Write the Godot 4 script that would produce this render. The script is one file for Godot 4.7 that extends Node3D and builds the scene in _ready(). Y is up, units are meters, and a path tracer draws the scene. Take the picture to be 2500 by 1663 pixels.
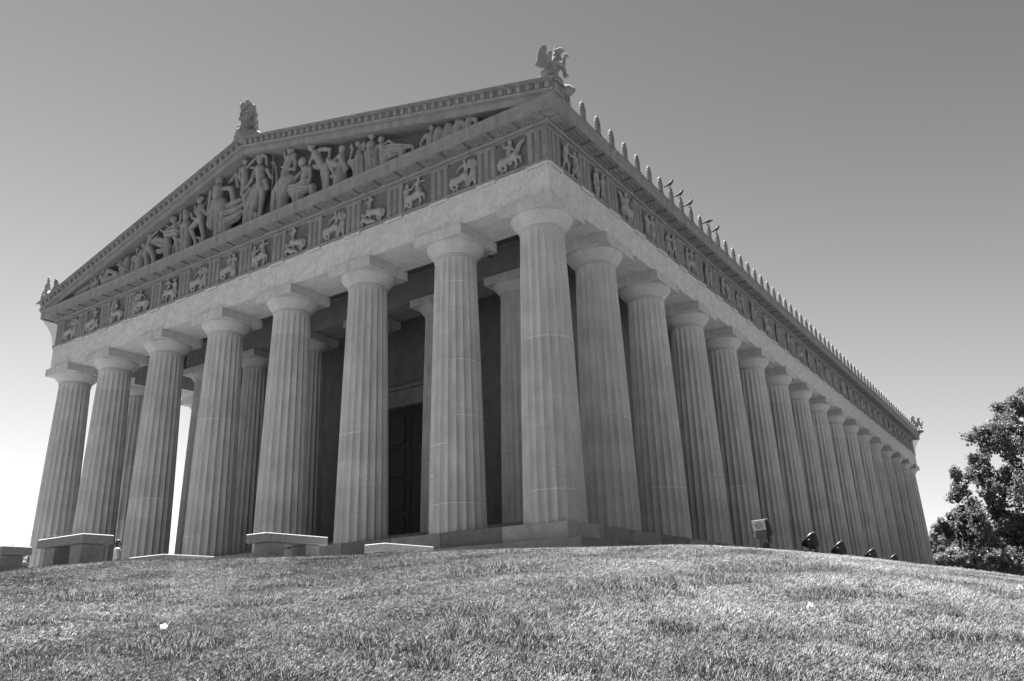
extends Node3D
# A stone temple on a grassy mound, seen from below its near corner on a bright day with the sun behind it.

const XC := 14.42          # axis of the corner columns
const ZC := 33.74
const AF := 0.94           # face of the beam outside the column axes
const SLOPE := 0.2443      # pitch of the roof
const RIDGE := 17.28       # underside of the raking cornice at the peak
const FLOOR_Y := 13.70     # ledge on which the pediment figures stand
const FRONT_X := [-14.42, -10.74, -6.444, -2.148, 2.148, 6.444, 10.74, 14.42]
const EDGE := [[-90.0, 46.0], [-30.0, 46.0], [-10.0, 46.0], [-2.0, 45.8], [5.0, 45.6], [12.59, 46.38], [13.95, 45.25], [15.36, 43.91], [17.4, 42.99], [18.96, 42.11], [19.93, 41.09], [21.3, 40.13], [21.7, 37.71], [20.5, 35.0], [20.5, 29.0], [20.5, 22.0], [20.5, 12.0], [20.5, -5.0], [20.5, -40.0], [20.5, -130.0]]

# light
const SUN_AZ := 68.0
const SUN_EL := 73.0
const SUN_E := 1.6
const EXPOSURE := 4.7
const SKY_BASE := 0.027
const SKY_BAND := 0.195
const SKY_FALL := 13.0
const SKY_GLOW := 0.035
const SKY_WIDE := 40.0
# base colours (the stone textures multiply them by about 0.8)
const COLUMN_V := 0.67
const BEAM_V := 0.72
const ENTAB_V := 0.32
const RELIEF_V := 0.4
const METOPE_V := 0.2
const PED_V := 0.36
const STEP_V := 0.38
const WALL_V := 0.3
const BENCH_V := 0.42
const GRASS_V := 0.122
const LEAF_V := 0.2
const GRASS_DENSITY := 1.5

const PEDIMENT := [
	["statue", "low crouching stone figure in the shadowed corner of the pediment beside headless horses", -12.47, [-0.75, 0.43, 0, 0.1, 0.12, 0.47, 0, 0.15, 0, 0.12, 0.47, 0, 0.15, 0.49, 0.58, 0, 0.1, 0, -0.75, 0.43, 0, 0.1, -0.75, 0.09, 0, 0.1, 0, -0.16, 0.65, 0, 0.1, 0.56, 0.6, 0, 0.06, 0, 0.56, 0.6, 0, 0.06, 0.56, 0.08, 0, 0.06, 0]],
	["statue", "stone pair of horse necks rising next to a reclining nude in the pediment", -11.64, [-0.29, 1.24, 0, 0.09, -0.2, 0.8, 0, 0.13, 0, -0.2, 0.8, 0, 0.13, 0.03, 0.48, 0, 0.14, 0, 0.03, 0.48, 0, 0.14, 0.03, 0.1, 0, 0.14, 0, -0.07, 1.04, 0, 0.1, 0.34, 0.61, 0, 0.14, 0, 0.34, 0.61, 0, 0.14, 0.07, 0.47, 0, 0.13, 0, 0.07, 0.47, 0, 0.13, 0.07, 0.1, 0, 0.13, 0, -0.23, 1.2, 0, 0.07, -0.01, 1.1, 0, 0.05, 0]],
	["statue", "reclining nude stone figure with raised knees in the pediment", -10.38, [-0.49, 1.05, 0, 0.13, -0.49, 1.05, 0, 0.13, 0, -0.49, 0.93, 0, 0.07, -0.55, 0.78, 0, 0.16, 0, -0.55, 0.78, 0, 0.16, -0.29, 0.48, 0, 0.17, 0, -0.29, 0.48, 0, 0.17, -0.29, 0.11, 0, 0.17, 0, -0.29, 0.48, 0, 0.13, -0.05, 0.98, 0, 0.11, 0, -0.05, 0.98, 0, 0.11, -0.07, 0.49, 0, 0.08, 0, -0.07, 0.49, 0, 0.08, -0.16, 0.43, 0, 0.07, 0, -0.16, 0.43, 0, 0.07, -0.16, 0.08, 0, 0.07, 0, 0.05, 0.94, 0, 0.11, 0.88, 0.52, 0, 0.14, 0, 0.88, 0.52, 0, 0.14, 1.08, 0.3, 0, 0.15, 0, 1.08, 0.3, 0, 0.15, 1.08, 0.1, 0, 0.15, 0, -0.72, 0.9, 0, 0.07, -0.86, 0.66, 0, 0.06, 0, -0.86, 0.66, 0, 0.06, -0.86, 0.08, 0, 0.06, 0, -0.29, 0.48, 0, 0.16, 1.02, 0.38, 0, 0.16, 0, 1.02, 0.38, 0, 0.16, 1.02, 0.11, 0, 0.16, 0]],
	["statue", "draped seated stone figure with pillar like lap and one shoulder out", -8.86, [-0.3, 0.98, 0, 0.2, -0.05, 0.64, 0, 0.25, 1, -0.05, 0.64, 0, 0.25, 0.21, 0.44, 0, 0.24, 1, 0.21, 0.44, 0, 0.24, 0.21, 0.13, 0, 0.24, 1, 0.18, 1.1, 0, 0.16, 0.26, 0.54, 0, 0.19, 1, 0.26, 0.54, 0, 0.19, 0.26, 0.12, 0, 0.19, 1, -0.04, 0.75, 0, 0.2, 0.19, 1.05, 0, 0.14, 1, -0.04, 0.75, 0, 0.2, -0.04, 0.12, 0, 0.2, 1, -0.5, 1.06, 0, 0.09, -0.79, 1.06, 0, 0.05, 0]],
	["statue", "seated stone figure lifting a bent arm above draped knees", -7.79, [0.33, 1.49, 0, 0.14, 0.33, 1.49, 0, 0.14, 0, 0.35, 1.35, 0, 0.07, 0.29, 1.12, 0, 0.17, 0, 0.29, 1.12, 0, 0.17, 0.2, 0.7, 0, 0.22, 0, 0.2, 0.7, 0, 0.22, 0.2, 0.13, 0, 0.22, 0, -0.41, 1.05, 0, 0.12, -0.36, 0.55, 0, 0.13, 1, -0.36, 0.55, 0, 0.13, -0.36, 0.1, 0, 0.13, 1, -0.12, 0.95, 0, 0.11, -0.03, 0.48, 0, 0.13, 1, -0.03, 0.48, 0, 0.13, -0.03, 0.1, 0, 0.13, 1, 0.2, 0.7, 0, 0.2, -0.27, 0.99, 0, 0.13, 1, 0.2, 0.7, 0, 0.2, 0.2, 0.12, 0, 0.2, 1, 0.15, 1.16, 0, 0.07, -0.15, 1.09, 0, 0.06, 0, -0.15, 1.09, 0, 0.06, -0.32, 1.5, 0, 0.05, 0, -0.32, 1.5, 0, 0.05, -0.08, 1.43, 0, 0.05, 0]],
	["statue", "draped stone figure running with a veil held over one shoulder", -6.53, [-0.52, 2.21, 0, 0.14, -0.52, 2.21, 0, 0.14, 0, -0.45, 2.01, 0, 0.07, -0.43, 1.83, 0, 0.15, 0, -0.43, 1.83, 0, 0.15, -0.5, 1.4, 0, 0.15, 0, -0.5, 1.4, 0, 0.15, -0.46, 1.2, 0, 0.18, 0, -0.58, 1.26, 0, 0.15, -0.66, 0.96, 0, 0.15, 1, -0.66, 0.96, 0, 0.15, -0.48, 0.55, 0, 0.13, 1, -0.48, 0.55, 0, 0.13, -0.48, 0.1, 0, 0.13, 1, -0.39, 1.2, 0, 0.15, -0.04, 0.68, 0, 0.13, 1, -0.04, 0.68, 0, 0.13, 0.03, 0.5, 0, 0.1, 1, 0.03, 0.5, 0, 0.1, 0.03, 0.09, 0, 0.1, 1, -0.22, 1.87, 0, 0.07, 0.02, 1.95, 0, 0.06, 0, 0.02, 1.95, 0, 0.06, 0.05, 2.27, 0, 0.05, 0, -0.1, 2.36, -0.1, 0.05, 0.09, 2.1, -0.12, 0.08, 1, 0.09, 2.1, -0.12, 0.08, 0.46, 1.82, -0.1, 0.06, 1, -0.33, 1.6, -0.1, 0.08, 0.2, 1.53, -0.12, 0.12, 1, 0.2, 1.53, -0.12, 0.12, 0.78, 1.2, -0.1, 0.12, 1, -0.27, 1.49, -0.1, 0.1, 0.41, 1.13, -0.12, 0.12, 1, 0.41, 1.13, -0.12, 0.12, 0.97, 0.89, -0.1, 0.1, 1, 0.97, 0.89, -0.1, 0.1, 0.97, 0.09, -0.1, 0.1, 1, 0.33, 0.81, 0, 0.12, 1.02, 0.7, 0, 0.12, 1, 1.02, 0.7, 0, 0.12, 1.02, 0.1, 0, 0.12, 1, -0.61, 1.44, 0, 0.035, 0.16, 1.73, 0, 0.035, 0]],
	["statue", "stone figure with large rounded head stretching one arm over a bare leg", -5.32, [0.14, 2.18, 0, 0.19, 0.14, 2.18, 0, 0.19, 0, 0.22, 1.95, 0, 0.08, 0.35, 1.74, 0, 0.18, 0, 0.35, 1.74, 0, 0.18, 0.48, 1.4, 0, 0.2, 0, 0.5, 1.88, 0, 0.09, -0.04, 1.82, 0, 0.08, 0, -0.04, 1.82, 0, 0.08, -0.54, 1.76, 0, 0.07, 0, -0.43, 1.63, 0, 0.12, -0.22, 1.24, 0, 0.15, 1, -0.22, 1.24, 0, 0.15, 0, 0.79, 0, 0.13, 1, 0, 0.79, 0, 0.13, 0, 0.1, 0, 0.13, 1, 0.48, 1.4, 0, 0.2, -0.23, 1.53, 0, 0.16, 1, -0.6, 2.15, -0.1, 0.05, -0.35, 1.95, -0.1, 0.05, 0]],
	["statue", "small kneeling stone figure between a draped leg and a standing woman", -4.7, [-0.17, 1.46, 0, 0.13, -0.17, 1.46, 0, 0.13, 0, -0.13, 1.33, 0, 0.08, -0.17, 1.16, 0, 0.14, 0, -0.17, 1.16, 0, 0.14, -0.03, 0.96, 0, 0.15, 0, -0.28, 1.19, 0, 0.08, -0.1, 0.95, 0, 0.07, 0, -0.1, 0.95, 0, 0.07, -0.26, 0.68, 0, 0.06, 0, -0.26, 0.68, 0, 0.06, -0.26, 0.08, 0, 0.06, 0, 0, 0.94, 0, 0.1, 0.46, 0.86, 0, 0.09, 0, 0.46, 0.86, 0, 0.09, 0.22, 0.65, 0, 0.08, 0, 0.22, 0.65, 0, 0.08, 0.22, 0.08, 0, 0.08, 0, -0.03, 0.96, 0, 0.14, 0.18, 0.53, 0, 0.16, 1, 0.18, 0.53, 0, 0.16, 0.18, 0.11, 0, 0.16, 1]],
	["statue", "bare chested standing stone figure with long skirt and slim neck", -4.18, [-0.36, 2.71, 0, 0.15, -0.36, 2.71, 0, 0.15, 0, -0.22, 2.47, 0, 0.07, -0.08, 2.24, 0, 0.15, 0, -0.08, 2.24, 0, 0.15, -0.02, 2.03, 0, 0.17, 0, -0.02, 2.03, 0, 0.17, -0.01, 1.8, 0, 0.14, 0, -0.01, 1.8, 0, 0.14, 0.03, 1.56, 0, 0.18, 0, -0.48, 2.3, 0, 0.08, -0.47, 1.92, 0, 0.07, 0, -0.47, 1.92, 0, 0.07, -0.64, 1.51, 0, 0.05, 0, 0.31, 2.09, 0, 0.08, 0.48, 1.79, 0, 0.07, 0, 0.48, 1.79, 0, 0.07, 0.89, 1.58, 0, 0.05, 0, -0.14, 1.57, 0, 0.17, -0.12, 1.19, 0, 0.16, 1, -0.12, 1.19, 0, 0.16, 0.01, 0.83, 0, 0.16, 1, 0.01, 0.83, 0, 0.16, 0.01, 0.11, 0, 0.16, 1, 0.2, 1.5, 0, 0.16, 0.23, 1.13, 0, 0.17, 1, 0.23, 1.13, 0, 0.17, 0.27, 0.67, 0, 0.17, 1, 0.27, 0.67, 0, 0.17, 0.27, 0.11, 0, 0.17, 1]],
	["statue", "helmeted stone warrior stepping forward with a spear across the chest", -3.19, [-0.07, 2.56, 0, 0.17, -0.07, 2.56, 0, 0.17, 0, -0.24, 2.69, 0, 0.08, -0.11, 2.74, 0, 0.09, 0, -0.11, 2.74, 0, 0.09, 0.14, 2.61, 0, 0.08, 0, 0.01, 2.35, 0, 0.08, 0.07, 2.15, 0, 0.18, 0, 0.07, 2.15, 0, 0.18, 0.02, 1.87, 0, 0.16, 0, 0.02, 1.87, 0, 0.16, 0.11, 1.68, 0, 0.17, 0, 0.13, 1.67, 0, 0.16, 0.26, 1.14, 0, 0.13, 0, 0.26, 1.14, 0, 0.13, 0.47, 0.56, 0, 0.1, 0, 0.47, 0.56, 0, 0.1, 0.47, 0.09, 0, 0.1, 0, 0.06, 1.56, 0, 0.16, -0.57, 1.26, 0, 0.13, 0, -0.57, 1.26, 0, 0.13, -0.28, 0.8, 0, 0.1, 0, -0.28, 0.8, 0, 0.1, -0.1, 0.46, 0, 0.09, 0, -0.1, 0.46, 0, 0.09, -0.1, 0.09, 0, 0.09, 0, -0.22, 2.15, 0, 0.08, -0.25, 1.91, 0, 0.07, 0, -0.25, 1.91, 0, 0.07, -0.42, 2.12, 0, 0.05, 0, -0.42, 2.12, 0, 0.05, -0.41, 2.37, 0, 0.06, 0, 0.56, 2.6, 0, 0.03, -0.07, 1.8, 0, 0.03, 0, 0.3, 1.94, 0, 0.09, 0.51, 1.64, 0, 0.07, 0, -0.03, 0.66, 0, 0.05, 0.25, 0.51, 0, 0.06, 0, 0.25, 0.51, 0, 0.06, 0.25, 0.08, 0, 0.06, 0]],
	["statue", "broad seated stone figure with bearded head, staff and heavy draped legs", -1.54, [-0.39, 3.24, 0, 0.2, -0.39, 3.07, 0, 0.18, 0, -0.39, 2.91, 0, 0.1, -0.37, 2.69, 0, 0.26, 0, -0.37, 2.69, 0, 0.26, -0.37, 2.37, 0, 0.25, 0, -0.37, 2.37, 0, 0.25, -0.35, 2.09, 0, 0.22, 0, -0.91, 2.74, 0, 0.11, -0.94, 2.26, 0, 0.1, 0, -0.94, 2.26, 0, 0.1, -1.02, 1.75, 0, 0.09, 0, 0.01, 2.59, 0, 0.11, 0.43, 2.47, 0, 0.1, 0, 0.43, 2.47, 0, 0.1, 0.63, 2.09, 0, 0.08, 0, 0.59, 2.39, 0, 0.13, 0.82, 1.71, 0, 0.14, 1, -0.35, 1.93, 0, 0.25, -0.52, 1.6, 0, 0.24, 1, -0.52, 1.6, 0, 0.24, -0.62, 0.97, 0, 0.22, 1, -0.08, 1.9, 0, 0.22, -0.19, 1.36, 0, 0.2, 1, -0.19, 1.36, 0, 0.2, -0.15, 0.77, 0, 0.18, 1, -0.15, 0.77, 0, 0.18, -0.15, 0.11, 0, 0.18, 1, 0.08, 1.79, 0, 0.2, 0.14, 1.3, 0, 0.18, 1, 0.14, 1.3, 0, 0.18, 0.17, 0.85, 0, 0.18, 1, 0.17, 0.85, 0, 0.18, 0.17, 0.11, 0, 0.18, 1, 0.12, 1.61, -0.1, 0.17, 0.67, 1.62, -0.12, 0.15, 1, 0.67, 1.62, -0.12, 0.15, 1.21, 1.66, -0.12, 0.1, 1, 0.16, 1.26, -0.1, 0.2, 0.86, 1.22, -0.12, 0.16, 1, 0.86, 1.22, -0.12, 0.16, 1.35, 1.35, -0.12, 0.12, 1, 0.29, 0.86, -0.1, 0.2, 1, 0.89, -0.1, 0.16, 1, 1, 0.89, -0.1, 0.16, 1.34, 1.01, -0.1, 0.12, 1, 0.29, 0.86, -0.1, 0.2, 0.29, 0.12, -0.1, 0.2, 1, -1.1, 2.61, 0, 0.03, -1.07, 1.75, 0, 0.03, 0, -1.07, 1.75, 0, 0.03, -0.92, 0.96, 0, 0.04, 0]],
	["statue", "winged stone figure reaching up to crown the tall helmeted one", -0.3, [0.15, 3.46, 0, 0.14, 0.15, 3.46, 0, 0.14, 0, 0.2, 3.26, 0, 0.07, 0.13, 3.07, 0, 0.17, 0, 0.13, 3.07, 0, 0.17, 0.24, 2.74, 0, 0.15, 0, 0.24, 2.74, 0, 0.15, 0.26, 2.52, 0, 0.16, 0, 0.24, 2.45, 0, 0.16, 0.2, 2.18, 0, 0.13, 1, 0.2, 2.18, 0, 0.13, 0.13, 1.83, 0, 0.1, 1, 0.27, 3.1, 0, 0.07, 0.6, 3.27, 0, 0.06, 0, 0.6, 3.27, 0, 0.06, 0.91, 3.41, 0, 0.05, 0, 0.56, 3.02, 0, 0.06, 0.85, 2.91, 0, 0.05, 0, 0.85, 2.91, 0, 0.05, 1.09, 2.96, 0, 0.05, 0, -0.34, 3.34, -0.15, 0.1, -0.3, 2.94, -0.15, 0.13, 0, -0.3, 2.94, -0.15, 0.13, -0.23, 2.68, -0.15, 0.07, 0, -0.74, 3.66, -0.2, 0.04, -0.68, 3.21, -0.2, 0.1, 0, -0.68, 3.21, -0.2, 0.1, -0.49, 2.5, -0.2, 0.1, 0, -0.79, 3.3, -0.25, 0.07, -1.06, 3.07, -0.25, 0.1, 0, -1.06, 3.07, -0.25, 0.1, -1.31, 3, -0.25, 0.05, 0]],
	["statue", "tallest stone figure, crested helmet, long robe, one bare leg", 0.85, [0.03, 3.29, 0, 0.18, 0.03, 3.11, 0, 0.15, 0, -0.13, 3.48, 0, 0.08, 0.13, 3.49, 0, 0.09, 0, 0.13, 3.49, 0, 0.09, 0.44, 3.17, 0, 0.08, 0, 0.44, 3.17, 0, 0.08, 0.51, 2.8, 0, 0.07, 0, 0.09, 2.9, 0, 0.09, 0.11, 2.66, 0, 0.24, 0, 0.11, 2.66, 0, 0.24, 0.15, 2.31, 0, 0.22, 0, 0.15, 2.31, 0, 0.22, 0.16, 2.08, 0, 0.18, 0, 0.16, 2.08, 0, 0.18, 0.26, 1.73, 0, 0.22, 0, -0.26, 2.77, 0, 0.1, -0.43, 2.36, 0, 0.09, 0, -0.43, 2.36, 0, 0.09, -0.76, 2.09, 0, 0.07, 0, -0.76, 2.09, 0, 0.07, -1.04, 2, 0, 0.07, 0, 0.56, 2.5, 0, 0.1, 0.78, 2.14, 0, 0.08, 0, 0.78, 2.14, 0, 0.08, 0.87, 2, 0, 0.07, 0, 0.43, 1.53, 0.05, 0.17, 0.46, 1.05, 0.08, 0.12, 0, 0.46, 1.05, 0.08, 0.12, 0.43, 0.45, 0.1, 0.1, 0, 0.43, 0.45, 0.1, 0.1, 0.43, 0.09, 0.1, 0.1, 0, -0, 1.8, 0, 0.2, -0.33, 1.29, 0, 0.2, 1, -0.33, 1.29, 0, 0.2, -0.54, 0.76, 0, 0.18, 1, -0.54, 0.76, 0, 0.18, -0.54, 0.11, 0, 0.18, 1, 0.14, 1.7, 0, 0.2, -0.04, 1.17, 0, 0.19, 1, -0.04, 1.17, 0, 0.19, -0.22, 0.63, 0, 0.16, 1, -0.22, 0.63, 0, 0.16, -0.22, 0.11, 0, 0.16, 1, -0.47, 1.93, 0, 0.1, -0.82, 1.61, 0, 0.12, 1, -0.82, 1.61, 0, 0.12, -0.7, 1.21, 0, 0.14, 1, 0.49, 1.99, 0, 0.12, 0.63, 1.58, 0, 0.1, 1, -0.69, 0.83, 0, 0.14, 0.11, 0.45, 0, 0.12, 1, 0.11, 0.45, 0, 0.12, 0.11, 0.1, 0, 0.12, 1]],
	["spear", "thin upright stone spear beside the tallest pediment figure", 1.81, [-0.09, 3.25, 0, 0.025, -0.02, 2.03, 0, 0.03, 0, -0.02, 2.03, 0, 0.03, 0.05, 0.75, 0, 0.035, 0, 0.05, 0.75, 0, 0.035, 0.05, 0.07, 0, 0.035, 0]],
	["shield", "tall curved stone shield seen edge on behind the upright spear", 1.77, [-0.23, 2.84, -0.1, 0.05, -0.16, 2.91, -0.15, 0.05, 0, -0.16, 2.91, -0.15, 0.05, 0.01, 2.57, -0.15, 0.06, 0, 0.01, 2.57, -0.15, 0.06, 0.12, 2.07, -0.15, 0.06, 0, 0.12, 2.07, -0.15, 0.06, 0.11, 1.66, -0.15, 0.05, 0, 0.11, 1.66, -0.15, 0.05, 0.06, 1.35, -0.15, 0.04, 0]],
	["statue", "stone figure raising a hand to its ear above a rocky draped seat", 2.68, [0.2, 2.9, 0, 0.17, 0.2, 2.9, 0, 0.17, 0, 0.21, 2.73, 0, 0.08, 0.2, 2.51, 0, 0.2, 0, 0.2, 2.51, 0, 0.2, 0.08, 2.28, 0, 0.18, 0, 0.08, 2.28, 0, 0.18, 0, 1.94, 0, 0.2, 0, -0.22, 2.99, 0, 0.07, -0.12, 2.7, 0, 0.07, 0, -0.12, 2.7, 0, 0.07, 0.04, 2.51, 0, 0.07, 0, 0.44, 2.62, 0, 0.1, 0.53, 2.24, 0, 0.09, 0, 0.53, 2.24, 0, 0.09, 0.51, 1.89, 0, 0.08, 0, 0.51, 1.89, 0, 0.08, 0.22, 2, 0, 0.07, 0, 0.39, 2.9, 0, 0.07, 0.31, 2.84, 0, 0.06, 0, -0.02, 1.84, 0, 0.2, 0.07, 1.49, 0, 0.26, 1, 0.07, 1.49, 0, 0.26, -0.29, 1.22, 0, 0.25, 1, 0.34, 1.46, 0, 0.2, 0.1, 1.17, 0, 0.25, 1, 0.1, 1.17, 0, 0.25, -0.12, 0.78, 0, 0.22, 1, -0.12, 0.78, 0, 0.22, -0.12, 0.13, 0, 0.22, 1, -0.37, 1.43, 0, 0.16, -0.56, 1.1, 0, 0.18, 1, -0.56, 1.1, 0, 0.18, -0.62, 0.78, 0, 0.16, 1, -0.62, 0.78, 0, 0.16, -0.62, 0.11, 0, 0.16, 1, -0.46, 2.39, -0.1, 0.06, -0.29, 2.33, -0.1, 0.07, 0]],
	["statue", "seated stone woman with bundled hair and long thighs toward the striding nude", 3.69, [0.01, 2.08, 0, 0.19, -0.12, 2.07, 0, 0.14, 0, 0.17, 1.79, 0, 0.08, 0.26, 1.59, 0, 0.17, 0, 0.26, 1.59, 0, 0.17, 0.2, 1.36, 0, 0.17, 0, 0.2, 1.36, 0, 0.17, 0.14, 1.16, 0, 0.18, 0, -0.23, 2.06, 0, 0.06, 0.04, 1.71, 0, 0.07, 0, 0.45, 1.59, 0, 0.09, 0.5, 1.26, 0, 0.08, 0, 0.5, 1.26, 0, 0.08, 0.44, 0.95, 0, 0.07, 0, 0.23, 0.96, 0, 0.2, -0.13, 0.88, 0, 0.2, 1, -0.13, 0.88, 0, 0.2, -0.66, 1.02, 0, 0.16, 1, -0.13, 0.88, 0, 0.2, -0.13, 0.12, 0, 0.2, 1, 0.7, 0.63, 0, 0.14, 0.17, 0.69, 0, 0.2, 1, 0.17, 0.69, 0, 0.2, -0.5, 0.8, 0, 0.18, 1, 0.7, 0.63, 0, 0.14, 0.7, 0.1, 0, 0.14, 1, -0.63, 0.98, 0, 0.15, -0.44, 0.65, 0, 0.14, 1, -0.44, 0.65, 0, 0.14, -0.37, 0.46, 0, 0.12, 1, -0.37, 0.46, 0, 0.12, -0.37, 0.1, 0, 0.12, 1, -0.12, 1.66, -0.08, 0.1, -0.43, 1.5, -0.08, 0.1, 1, -0.43, 1.5, -0.08, 0.1, -0.6, 1.29, -0.05, 0.09, 1, 0.27, 1.11, 0, 0.05, -0.04, 0.99, 0, 0.05, 0]],
	["statue", "striding nude stone figure in a brimmed hat with elbow out", 4.71, [-0.55, 2.55, 0, 0.16, -0.55, 2.55, 0, 0.16, 0, -0.73, 2.71, 0, 0.06, -0.57, 2.72, 0, 0.1, 0, -0.57, 2.72, 0, 0.1, -0.37, 2.57, 0, 0.07, 0, -0.44, 2.36, 0, 0.08, -0.24, 2.14, 0, 0.2, 0, -0.24, 2.14, 0, 0.2, -0.01, 1.74, 0, 0.17, 0, -0.01, 1.74, 0, 0.17, 0.22, 1.38, 0, 0.17, 0, -0.01, 2.26, 0, 0.1, 0.28, 2.18, 0, 0.09, 0, 0.28, 2.18, 0, 0.09, 0.57, 2.05, 0, 0.08, 0, 0.57, 2.05, 0, 0.08, 0.55, 1.7, 0, 0.06, 0, 0.55, 1.7, 0, 0.06, 0.36, 1.66, 0, 0.05, 0, -0.42, 2.06, 0, 0.09, -0.59, 1.91, 0, 0.07, 0, -0.59, 1.91, 0, 0.07, -0.64, 1.76, 0, 0.06, 0, 0.28, 1.34, 0, 0.15, 0.24, 1.07, 0, 0.12, 0, 0.24, 1.07, 0, 0.12, 0.33, 0.51, 0, 0.08, 0, 0.33, 0.51, 0, 0.08, 0.33, 0.08, 0, 0.08, 0, 0.41, 1.34, 0, 0.13, 0.48, 1.01, 0, 0.12, 0, 0.48, 1.01, 0, 0.12, 0.53, 0.56, 0, 0.1, 0, 0.53, 0.56, 0, 0.1, 0.53, 0.09, 0, 0.1, 0, -0.07, 1.52, -0.15, 0.13, -0.42, 1.67, -0.15, 0.12, 1, -0.42, 1.67, -0.15, 0.12, -0.74, 1.7, -0.15, 0.08, 1]],
	["statue", "seated nude stone figure resting one arm on a drawn up knee", 5.84, [0.16, 1.81, 0, 0.16, 0.13, 1.74, 0, 0.13, 0, 0.19, 1.62, 0, 0.07, 0.15, 1.45, 0, 0.17, 0, 0.15, 1.45, 0, 0.17, 0.21, 1.16, 0, 0.15, 0, 0.21, 1.16, 0, 0.15, 0.1, 1, 0, 0.17, 0, -0.01, 1.57, 0, 0.08, -0.25, 1.45, 0, 0.06, 0, -0.25, 1.45, 0, 0.06, -0.09, 1.21, 0, 0.05, 0, -0.08, 1.15, 0, 0.14, -0.61, 1.52, 0, 0.12, 0, -0.61, 1.52, 0, 0.12, -0.41, 1.14, 0, 0.1, 0, -0.41, 1.14, 0, 0.1, -0.21, 0.75, 0, 0.07, 0, -0.21, 0.75, 0, 0.07, -0.21, 0.08, 0, 0.07, 0, 0.24, 1.09, 0, 0.14, 0.43, 0.84, 0, 0.11, 0, 0.43, 0.84, 0, 0.11, 0.31, 0.68, 0, 0.09, 0, 0.31, 0.68, 0, 0.09, 0.17, 0.49, 0, 0.07, 0, 0.17, 0.49, 0, 0.07, 0.17, 0.08, 0, 0.07, 0, 0.13, 0.83, 0, 0.2, 0.15, 0.58, 0, 0.22, 1, 0.15, 0.58, 0, 0.22, 0.15, 0.13, 0, 0.22, 1, -0.41, 0.74, 0, 0.08, -0.11, 0.67, 0, 0.1, 0, -0.11, 0.67, 0, 0.1, -0.11, 0.09, 0, 0.1, 0]],
	["statue", "crouching draped stone figure with one arm thrown over another", 6.84, [0.05, 1.7, 0, 0.13, 0.05, 1.7, 0, 0.13, 0, 0.35, 1.66, 0, 0.06, 0.17, 1.48, 0, 0.07, 0, 0.17, 1.48, 0, 0.07, 0.07, 1.29, 0, 0.07, 0, 0.18, 1.23, 0, 0.15, 0.16, 0.99, 0, 0.19, 1, 0.16, 0.99, 0, 0.19, 0.13, 0.76, 0, 0.22, 1, 0.13, 0.76, 0, 0.22, 0.13, 0.13, 0, 0.22, 1, 0.11, 0.8, 0, 0.18, -0.24, 0.96, 0, 0.13, 1, -0.24, 0.96, 0, 0.13, -0.41, 1.04, 0, 0.1, 1, 0.11, 0.8, 0, 0.18, 0.11, 0.11, 0, 0.18, 1, -0.24, 0.91, 0, 0.13, -0.01, 0.6, 0, 0.15, 1, -0.01, 0.6, 0, 0.15, 0.12, 0.44, 0, 0.14, 1, 0.12, 0.44, 0, 0.14, 0.12, 0.1, 0, 0.14, 1, 0.27, 0.98, 0, 0.13, 0.33, 0.61, 0, 0.14, 1, 0.33, 0.61, 0, 0.14, 0.33, 0.1, 0, 0.14, 1, -0.32, 1.81, 0, 0.05, -0.27, 1.57, 0, 0.06, 0, -0.27, 1.57, 0, 0.06, -0.34, 1.28, 0, 0.06, 0, -0.34, 1.28, 0, 0.06, -0.4, 1.18, 0, 0.05, 0, -0.44, 1.71, 0, 0.04, -0.34, 1.78, 0, 0.04, 0]],
	["statue", "seated stone woman facing out with round draped knees", 7.64, [-0.02, 1.79, 0, 0.16, -0.02, 1.79, 0, 0.16, 0, -0.01, 1.56, 0, 0.08, -0.04, 1.35, 0, 0.2, 0, -0.04, 1.35, 0, 0.2, -0.05, 1.1, 0, 0.18, 0, -0.38, 1.51, 0, 0.09, -0.46, 1.35, 0, 0.08, 0, -0.46, 1.35, 0, 0.08, -0.56, 1.3, 0, 0.07, 0, 0.29, 1.2, 0, 0.09, 0.21, 1.07, 0, 0.07, 0, 0.21, 1.07, 0, 0.07, 0.05, 1.07, 0, 0.06, 0, -0.01, 0.93, 0, 0.26, 0.02, 0.69, 0, 0.24, 1, 0.02, 0.69, 0, 0.24, 0.02, 0.13, 0, 0.24, 1, -0.2, 0.98, 0, 0.16, -0.1, 0.64, 0, 0.14, 1, -0.1, 0.64, 0, 0.14, -0.1, 0.1, 0, 0.14, 1, 0.24, 0.87, 0, 0.15, 0.23, 0.6, 0, 0.15, 1, 0.23, 0.6, 0, 0.15, 0.23, 0.1, 0, 0.15, 1, 0.02, 0.69, 0, 0.2, 0.24, 0.43, 0, 0.16, 1, 0.24, 0.43, 0, 0.16, 0.24, 0.11, 0, 0.16, 1]],
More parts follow.
